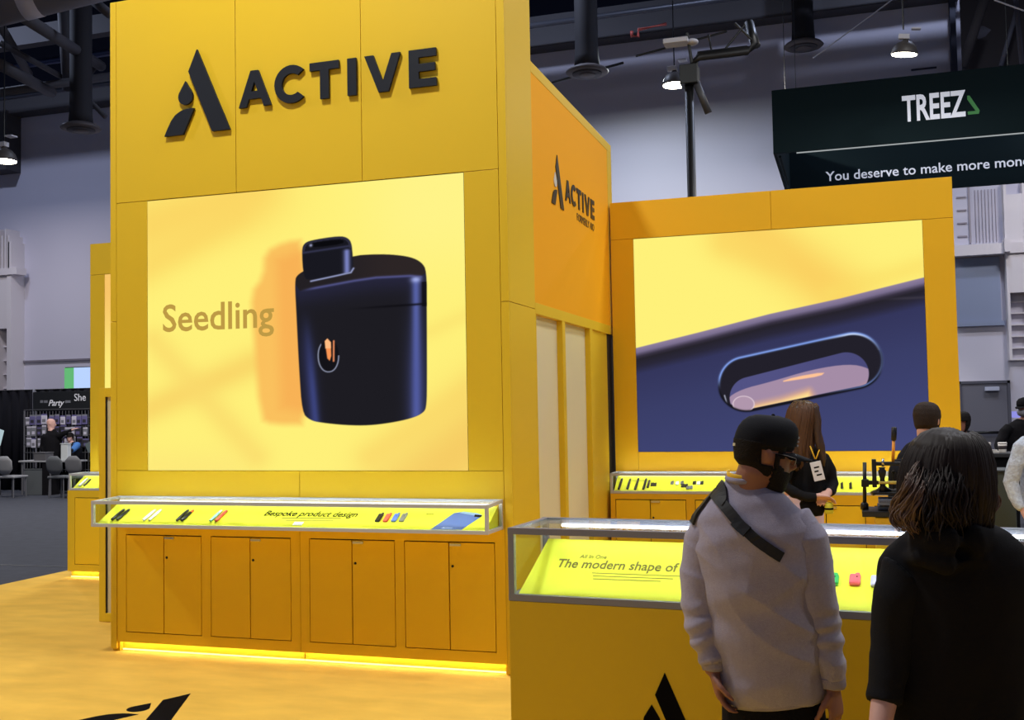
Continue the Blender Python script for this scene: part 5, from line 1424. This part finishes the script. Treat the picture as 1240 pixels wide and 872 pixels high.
fig, H = figure('person in pale patterned long sleeve at the photo edge past the black garment', D, (1266, 487, 0), 250,
       [(1264, 616, 27, .14), (1264, 592, 26, .135), (1264, 560, 27, .135), (1264, 538, 26, .125), (1265, 526, 18, .10), (1265, 514, 9, .065)], 250, LACE, SKIN_B, HAIR_M,
       arms=[[(1244, 534, D, .062), (1237, 541, D - .02, .066), (1229, 566, D - .03, .066), (1224, 584, D - .02, .064), (1229, 600, D - .06, .056), (1234, 611, D - .10, .045), (1239, 618, D - .13, .03)], [(1284, 534, D, .06), (1291, 545, D, .06), (1298, 580, D, .05), (1294, 605, D - .1, .042), (1290, 615, D - .15, .03)]], hair_t=.02, topname='patterned_top')
D = 13.0
figure('person with black hair partly hidden behind the yellow rear wall edge', D, (1165, 512, 0), 200,
       [(1160, 590, 19, .13), (1160, 560, 20, .14), (1161, 540, 21, .14), (1162, 532, 14, .1), (1163, 527, 7, .07)], 200, BLK_F, SKIN_A, HAIR_D, lambda x, y, z: 1 if z > .02 or y < .05 else 0, arms=[[(1146, 540, D, .07), (1143, 552, D, .065), (1142, 580, D, .05), (1144, 600, D - .1, .04)]], hair_t=.03)

# ------------------------------------------------------------------ black press beside the staff woman
D = 6.0
pz = at(1068, 624, D)
press = thing('lever_press', 'black iron lever press with orange handle standing behind the front counter', 'press', (at(1075, 620, D).x, at(1075, 620, D).y, pz.z))
def pb(x0, x1, y0, y1, dep=.1, off=0.0, c=.004, D_=6.0):
    a = at(x0, y1, D_ + off); b = at(x1, y0, D_ + off)
    return dict(x0=a.x, x1=b.x, y0=(a.y + b.y) / 2 - dep / 2, y1=(a.y + b.y) / 2 + dep / 2, z0=a.z, z1=b.z, c=c)
def pbox(*k, **q):
    g = pb(*k, **q); return MB().cbox(g['x0'], g['x1'], g['y0'], g['y1'], g['z0'], g['z1'], g['c'])
pbox(1044, 1112, 616, 624, dep=.30).build('base_plate', BLKM, press)
MB().cyl(at(1047, 618, D), at(1047, 560, D), .0105, 14).lathe([(.022, 0), (.022, .03), (.014, .04)], c=at(1047, 617, D)).build('guide_post', BLKM, press)
MB().cyl(at(1106, 618, D), at(1106, 560, D), .0105, 14).build('guide_post', BLKM, press)
pbox(1043, 1052, 580.5, 589.5, dep=.06).build('clamp', BLKM, press)
pbox(1049, 1064, 582, 587, dep=.04).build('side_arm', BLKM, press)
pbox(1056.5, 1060.8, 556, 590, dep=.05).build('column', BLKM, press)
pbox(1096, 1100, 556, 590, dep=.05).build('column', BLKM, press)
pbox(1057, 1100, 559, 564, dep=.05, off=.0).build('top_bar', BLKM, press)
MB().lathe([(.020, 0), (.016, .03), (.013, .07), (.020, .10), (.022, .115), (.014, .125), (.02, .135)], c=at(1069, 595, D - .04)).build('ram', BLKM, press)
MB().cyl(at(1069, 565, D - .03), at(1069, 555.5, D - .03), .008, 12).build('bolt', CHROME, press)
MB().cyl(at(1094, 563, D - .03), at(1094, 555, D - .03), .009, 12).build('bolt', CHROME, press)
pbox(1064, 1096, 582.5, 586.3, dep=.05, off=-.05).build('cross_bar', mat('brass_bar', (196, 176, 84), 0.4, 0.3), press, label='pale brass cross bar')
MB().cyl(at(1082, 595, D), at(1082, 570, D), .004, 8).lathe([(.01, 0), (.012, .01), (.004, .014)], c=at(1082, 573, D)).build('spindle', BLKM, press)
MB().tube([at(1056, 598, D), at(1063, 595, D), at(1070, 591, D), at(1078, 595, D), at(1090, 594, D), at(1098, 598, D)], [(.012, .03), (.012, .04), (.016, .05), (.012, .04), (.014, .04), (.01, .03)], side=(0, 0, 1), n=12).build('platen', BLKM, press)
pbox(1057, 1098, 594.5, 598.5, dep=.16).build('platen_plate', BLKM, press)
MB().cyl(at(1081.3, 562, D), at(1082.2, 533, D), .0085, 12).build('lever', mat('lever_orange', (236, 150, 32), 0.45), press, label='orange lever shaft')
MB().tube([at(1082.2, 533.5, D), at(1082.2, 532.5, D), at(1082.6, 525, D), at(1082.8, 518, D), at(1082.8, 517, D)], [.011, .0145, .015, .0145, .008], n=14).build('grip', BLK, press)
tray = pbox(1064, 1092, 603, 611, dep=.18, off=-.02); tray.build('tray', mat('tray_grey', (104, 112, 130), 0.5), press, label='grey perforated tray')
dt = MB()
for r_ in range(2):
    for k in range(12): dt.ball(at(1066 + k * 2.1, 605 + r_ * 3, D - .112), .003, 6, 4)
dt.build('tray_holes', BLK, press)
pbox(1063, 1096, 611, 616, dep=.20).build('riser', mat('riser_blue', (52, 62, 82), 0.5), press)
st_ = thing('press_stand', 'narrow yellow stand under the black lever press', 'stand', (at(1078, 640, D).x, at(1078, 640, D).y, 0.012))
MB().cbox(at(1060, 640, D).x, at(1108, 640, D).x, at(1075, 640, D).y - .12, at(1075, 640, D).y + .12, 0.012, pz.z - .004, .004).build('stand_body', YEL, st_)

# ------------------------------------------------------------------ far table and stand to the right
D = 13.6
def wbox(x0, x1, y0, y1, D, dep, c=.004, zb=None):
    """box whose front spans the given photograph pixels at depth D"""
    a = at(x0, y1, D); b = at(x1, y0, D); ym = (a.y + b.y) / 2
    return MB().cbox(a.x, b.x, ym, ym + dep, a.z if zb is None else zb, b.z, c)
tb = thing('bar_table', 'dark bar table with cups on it in front of the grey service door', 'table', (at(1200, 550, D).x, at(1200, 550, D).y, 0))
a_ = at(1172, 549, D); b_ = at(1232, 549, D)
MB().cbox(a_.x, b_.x, a_.y - .1, a_.y + .5, a_.z - .05, a_.z, .006).build('tabletop', mat('table_dark', (34, 34, 38), 0.5), tb)
MB().cbox(a_.x + .03, b_.x - .03, a_.y - .05, a_.y + .44, 0, a_.z - .051, .004).build('skirt', BLK_F, tb)
tz_ = a_.z
def cup(px, label, r, h, m, lid, band=None, dy=.15):
    p = at(px, 549, D); c = Vector((p.x, p.y + dy, tz_ + .001))
    t = thing('cup', label, 'cup', c, 0, 'cups on the bar table')
    MB().lathe([(r * .75, 0), (r * .78, .004), (r, h)], c=c).build('cup_body', m, t)
    MB().lathe([(r * 1.05, h), (r * 1.05, h + .012), (r * .9, h + .018)], c=c).build('lid', lid, t)
    if band: MB().lathe([(r * .90, h * .4), (r * 1.0, h * .8)], c=c).build('sleeve', band, t)
WHT = mat('paper_white', (220, 214, 208), 0.7)
cup(1195, 'white cup with orange sleeve on the bar table', .055, .115, WHT, WHT, mat('cup_orange', (226, 110, 44), 0.6), .02)
cup(1214, 'white cup with dark band beside the leaning person', .055, .115, WHT, WHT, mat('cup_dark', (60, 50, 52), 0.6), -.02)
t = thing('paper_bundle', 'crumpled white paper pile on the bar table', 'paper', at(1183, 545, D + .1))
m_ = MB()
for k in range(9): m_.ball(at(1177.5 + (k % 5) * 2.2, 543.5 - (k % 3) * 2.2, D + .12), (.05, .05, .035), 8, 6)
link_mesh('paper', wrinkle(remesh(m_, .012, 'paper', 2), lambda c, n: .012 * noise.noise(c * 25)), WHT, t)
p_ = at(1199, 548.5, D)
t = thing('takeout_tray', 'flat white tray lying in front of the orange cup', 'tray', (p_.x, p_.y - .06, tz_))
MB().cbox(p_.x - .14, p_.x + .10, p_.y - .09, p_.y - .04, tz_, tz_ + .03, .006).build('tray_body', WHT, t)
MB().cbox(p_.x - .12, p_.x + .08, p_.y - .085, p_.y - .045, tz_ + .03, tz_ + .045, .006).build('tray_lid', WHT, t)
D = 9.6
a_ = at(1201, 572, D); b_ = at(1228, 572, D)
po = thing('podium', 'grey green podium beside the pale patterned sleeve', 'podium', (a_.x + .1, a_.y + .2, 0.012))
MB().cbox(a_.x, b_.x, a_.y, a_.y + .4, 0.012, a_.z, .01).build('podium_body', mat('podium_green_grey', (62, 72, 70), 0.6), po)
MB().cbox(a_.x - .02, b_.x + .02, a_.y - .02, a_.y + .42, a_.z + .001, a_.z + .02, .005).build('podium_top', mat('podium_top_dark', (44, 50, 50), 0.6), po)
sc_ = wbox(1226, 1240, 498, 506, 20, .06).build('wall_monitor', glow('pale_screen', (150, 150, 235), 0.9)); tag(sc_, 'pale violet lit panel above the leaning person', 'screen')

# ------------------------------------------------------------------ black draped booth far across the hall
D = 24.0
def P2(px, py): return on_plane(px, py, (0, 20.5, 0), (0, -1, 0))
YD = 20.5
DRAPE = mat('black_drape', (17, 17, 24), 0.9, spec=0.1)
dp = thing('pipe_and_drape', 'black pipe and drape wall of the booth across the grey hall floor', 'curtain', (P2(40, 600).x, YD, 0))
xa, xb, xm = P2(-12, 480).x, P2(126, 480).x, P2(42, 480).x
zt_ = P2(60, 472).z
def pleats(x0, x1, name):
    vs = []; fs = []; n = int((x1 - x0) / .05)
    for k in range(n + 1):
        x = x0 + (x1 - x0) * k / n; y = YD + .05 * math.sin(k * 1.25) + .02 * math.sin(k * .6)
        vs += [(x, y, 0.0), (x, y, zt_), (x, y + .012, zt_), (x, y + .012, 0.0)]
    for k in range(n):
        a = k * 4
        for q in range(4): fs.append((a + q, a + (q + 1) % 4, a + 4 + (q + 1) % 4, a + 4 + q))
    MB().add(vs, fs, True).build(name, DRAPE, dp)
pleats(xa, xm - .04, 'drape'); pleats(xm + .04, xb, 'drape')
for x in (xm, xb): MB().cyl((x, YD - .02, 0), (x, YD - .02, zt_ + .02), .035, 10).build('upright_pole', mat('pole_grey', (96, 96, 104), 0.5), dp)
MB().cyl((xa, YD, zt_), (xb, YD, zt_), .02, 8).build('top_rail', BLKM, dp)
bs = thing('booth_sign', 'black booth sign with white script word Party across the hall', 'sign', (P2(80, 490).x, YD - .12, P2(80, 497).z))
x0, x1 = P2(45, 490).x, P2(122, 490).x
MB().cbox(x0, x1, YD - .14, YD - .10, P2(80, 497).z, P2(80, 474).z, .004).build('sign_board', mat('sign_black', (14, 16, 20), 0.6), bs)
SW = mat('sign_white', (208, 208, 216), 0.6, emit=0.15)
q = P2(64, 491.5); pt_ = text('lettering', 'Party', .3, Vector((q.x, YD - .142, q.z)), RF, SW, bs, P2(83, 490).x - q.x, 0.004, .002, shear=.35)
islands(pt_, 'letter', bs)
for (u0, u1) in ((54, 57.5), (58.5, 63), (84, 90.5)):
    qa, qb = P2(u0, 488), P2(u1, 484.8)
    MB().box(qa.x, qb.x, YD - .144, YD - .140, qa.z, qb.z).build('small_word_mark', mat('sign_grey', (110, 112, 120), 0.6), bs)
q = P2(95, 485.5); text('lettering', 'She', .3, Vector((q.x, YD - .142, q.z)), RF, SW, bs, P2(109, 490).x - q.x, 0.0, .002)
# tall display further back with green and pale blue fields
g0, g1, g2 = P2(78, 457).x, P2(89, 457).x, P2(126, 457).x
gd = thing('display_tower', 'lit display with green and pale blue fields above the black booth', 'display', ((g0 + g2) / 2, YD + .8, 0))
sc2 = 21.3 / 20.5
MB().box(g0 * sc2, g2 * sc2, YD + .82, YD + .95, 0.0, P2(90, 442).z).build('cabinet', BLK, gd)
MB().box(g0 * sc2, g1 * sc2, YD + .80, YD + .82, 1.2, P2(90, 443).z).build('green_field', glow('screen_green', (100, 184, 118), 1.0), gd)
MB().box(g1 * sc2 + .01, g2 * sc2, YD + .80, YD + .82, 1.2, P2(90, 443).z).build('pale_field', glow('screen_pale', (186, 212, 255), 1.0), gd)
# rack of hanging merchandise
rk = thing('grid_rack', 'wire grid rack hung with pale packs under the Party sign', 'rack', (P2(75, 520).x, YD - .3, 0))
rx0, rx1 = P2(41, 510).x, P2(122, 510).x
gm = MB()
for k in range(22): gm.box(rx0 + (rx1 - rx0) * k / 21 - .006, rx0 + (rx1 - rx0) * k / 21 + .006, YD - .31, YD - .30, .45, P2(60, 498).z)
for k in range(8): gm.box(rx0, rx1, YD - .325, YD - .312, .5 + k * .2, .512 + k * .2)
gm.build('grid', mat('rack_grey', (90, 90, 96), 0.5), rk)
for x in (rx0, rx1): MB().cyl((x, YD - .3, 0), (x, YD - .3, P2(60, 497).z), .02, 8).build('post', MATS['pole_grey'], rk)
rnd = random.Random(4)
PK = [mat('pack_white', (196, 192, 210), 0.6), mat('pack_violet', (98, 92, 138), 0.6), mat('pack_grey', (120, 120, 130), 0.6), mat('pack_dark', (48, 46, 56), 0.6)]
names = ['white', 'violet', 'grey', 'dark']
proto = {}
cols = 11
kk = 0
for r_ in range(3):
    for k in range(cols):
        x = rx0 + .16 + (rx1 - rx0 - .3) * k / (cols - 1) + rnd.uniform(-.03, .03)
        z = P2(60, 499).z - .30 - r_ * .26 + rnd.uniform(-.02, .02)
        c = rnd.choice([0, 0, 1, 2] if r_ == 0 else [0, 2, 3, 3])
        w_, h_ = rnd.uniform(.12, .17), rnd.uniform(.2, .25)
        y0 = YD - .335 - .02 * (k % 2)
        t = thing('hanging_pack', '%s pack hanging on the wire rack under the Party sign' % names[c], 'pack', (x, y0, z), 0, 'packs on the wire rack, ' + names[c])
        MB().cbox(x - w_ / 2, x + w_ / 2, y0 - .025, y0, z, z + h_ * .85, .01).build('pouch', PK[c], t)
        MB().box(x - w_ / 2, x + w_ / 2, y0 - .014, y0 - .010, z + h_ * .85, z + h_).build('header', PK[(c + 1) % 3], t)
        MB().box(x - w_ * .3, x + w_ * .3, y0 - .027, y0 - .025, z + h_ * .2, z + h_ * .5).build('label_patch', PK[(c + 2) % 4], t)
# counter table, boxes, chairs, screens
D = 22.6
def G(px, py): return on_plane(px, py, (0, 19.2, 0), (0, -1, 0))
YT = 19.2
tl, tr_ = G(22, 560).x, G(90, 560).x; ztb = G(50, 558).z
ft = thing('folding_table', 'grey topped table with dark leg panel in the black booth', 'table', ((tl + tr_) / 2, YT, 0))
MB().cbox(tl, tr_, YT, YT + .42, ztb - .035, ztb, .006).build('tabletop', mat('table_grey', (150, 150, 154), 0.5), ft)
MB().cbox(G(50, 580).x, G(57.5, 580).x, YT + .02, YT + .38, 0, ztb - .036, .004).build('leg', BLK_F, ft)
for px in (59, 25, 88): MB().cyl((G(px, 580).x, YT + .05, 0), (G(px, 580).x, YT + .05, ztb - .036), .02, 8).build('leg', MATS['rack_grey'], ft)
def gbox(name, label, cat, px0, px1, py0, py1, m, dep=.35, dy=.1, zb=None, cap_m=None, group=None):
    a = G(px0, py1); b = G(px1, py0); z0 = a.z if zb is None else zb
    t = thing(name, label, cat, ((a.x + b.x) / 2, YT + dy, z0), 0, group)
    MB().cbox(a.x, b.x, YT + dy, YT + dy + dep, z0, b.z - .02, .008).build('body', m, t)
    MB().cbox(a.x - .01, b.x + .01, YT + dy - .01, YT + dy + dep + .01, b.z - .018, b.z, .004).build('lid', cap_m or m, t)
    return t
gbox('storage_box', 'grey storage box on the grey topped table', 'box', 39, 53, 548, 558.5, mat('box_grey', (84, 82, 86), 0.7), zb=ztb + .001, dy=.05, dep=.25)
gbox('storage_box', 'grey crate on the floor under the grey topped table', 'crate', 28, 50, 568, 586, mat('crate_grey', (86, 90, 94), 0.7), zb=0.0, dy=.05, dep=.3)
gbox('speaker_box', 'dark upright box at the photo edge on the grey hall floor', 'box', 1, 9, 580, 606, mat('box_dark_grey', (66, 66, 70), 0.7), zb=0.0, dy=-.6)
gbox('display_stand', 'white small stand on the grey topped table beside the bald person', 'stand', 72, 80, 537, 545, mat('stand_white', (196, 200, 202), 0.6), zb=ztb + .001, dy=.04, dep=.12)
tr3 = MB(); a = G(42, 585); b = G(50, 592)
tag(MB().poly([(0, .16), (.16, .17), (.16, .02)], (a.x, YT + .12, max(.01, b.z - .02)), (1, 0, 0), (0, 0, 1), .02).build('caution_tag', mat('tag_yellow', (206, 196, 30), 0.6)), 'small yellow triangular tag under the grey topped table', 'tag')
mon = thing('monitor', 'tilted grey monitor at the wing case end of the black booth', 'monitor', (G(101, 560).x, YT + .3, 0))
mc = G(101, 540); TM = Matrix.Translation((mc.x, YT + .3, mc.z)) @ Matrix.Rotation(-.45, 4, 'Y')
MB().cbox(-.17, .17, -.02, .02, -.11, .11, .006, TM).build('screen_panel', mat('monitor_green_grey', (92, 104, 106), 0.5), mon)
MB().cyl((mc.x + .12, YT + .33, 0), (mc.x + .12, YT + .33, mc.z), .03, 8).build('post', MATS['rack_grey'], mon)
es = thing('monitor', 'pale lit monitor cut by the photo edge in the black booth', 'monitor', (G(1, 560).x, YT, 0))
mc = G(0, 530); TM = Matrix.Translation((mc.x, YT, mc.z)) @ Matrix.Rotation(.3, 4, 'Y')
MB().cbox(-.12, .05, -.02, .02, -.18, .18, .006, TM).build('screen_panel', glow('pale_blue_screen', (190, 214, 222), .8), es)
MB().cyl((mc.x - .03, YT + .02, 0), (mc.x - .03, YT + .02, mc.z - .1), .03, 8).build('post', BLKM, es)
def chair(label, px, py, m):
    c = on_plane(px, py, (0, YT - .5, 0), (0, -1, 0)); t = thing('chair', label, 'chair', (c.x, YT - .5, 0), 0, 'chairs at the black booth')
    x, y = c.x, YT - .5
    MB().tube([(x, y - .2, .50), (x, y - .22, .62), (x, y - .24, .80), (x, y - .25, .90)], [(.10, .02), (.21, .025), (.21, .025), (.10, .02)], side=(1, 0, 0), n=16).build('backrest', m, t)
    MB().cbox(x - .22, x + .22, y - .2, y + .24, .42, .47, .02).build('seat', m, t)
    for sx in (-.19, .19):
        for sy in (-.17, .2): MB().cyl((x + sx, y + sy, 0), (x + sx * .95, y + sy * .95, .42), .014, 8).build('leg', MATS['rack_grey'], t)
chair('grey rounded chair in front of the grey topped table', 75, 575, mat('chair_grey', (78, 80, 84), 0.6))
chair('pale grey chair beside the far wing case', 98, 566, mat('chair_pale', (98, 98, 102), 0.6))
chair('white backed chair near the photo edge in the black booth', 15, 560, mat('chair_white', (130, 130, 134), 0.6))
D = 24.1
figure('bald person in black coat standing at the table across the hall', D, (62, 513.5, -5), 60,
       [(64, 566, 9.0, .13), (64, 550, 9.5, .14), (64, 535, 10.5, .14), (63, 527, 9.5, .12), (62.5, 522, 5, .08), (62, 519, 3, .06)], 50, BLK_F, SKIN_B, None, None,
       arms=[[(70, 527, D, .07), (73, 528, D - .05, .07), (79, 524, D - .1, .06), (86, 521, D - .1, .045), (89, 520, D - .1, .035)], [(56, 527, D, .07), (53, 530, D, .07), (51, 541, D, .055), (54, 551, D - .1, .045), (58, 553, D - .2, .035)]], vox=.018, topname='coat')
D = 24.1
fig, H = figure('person with blue sleeve bending behind the grey rounded chair across the hall', D, (85, 531, -20), 150,
       [(92, 572, 8, .12), (91, 555, 8.5, .13), (90, 545, 9, .13), (88, 539, 7, .11), (86.5, 536, 4, .07)], 160, NAVY, SKIN_B, HAIR_D, None,
       arms=[[(92, 538, D - .1, .07), (93, 539, D - .15, .07), (90, 543, D - .3, .055), (86, 546, D - .45, .045), (82.5, 549, D - .5, .033)]], vox=.018, z_hip=.8)
sl_ = MB(); limb(sl_, [(93, 538, D - .14, .078), (93, 540, D - .17, .08), (90, 543, D - .3, .066), (87, 545.5, D - .42, .056)]); sl_.build('blue_sleeve', mat('blue_shirt', (60, 110, 175), 0.8), fig, label='blue sleeve')
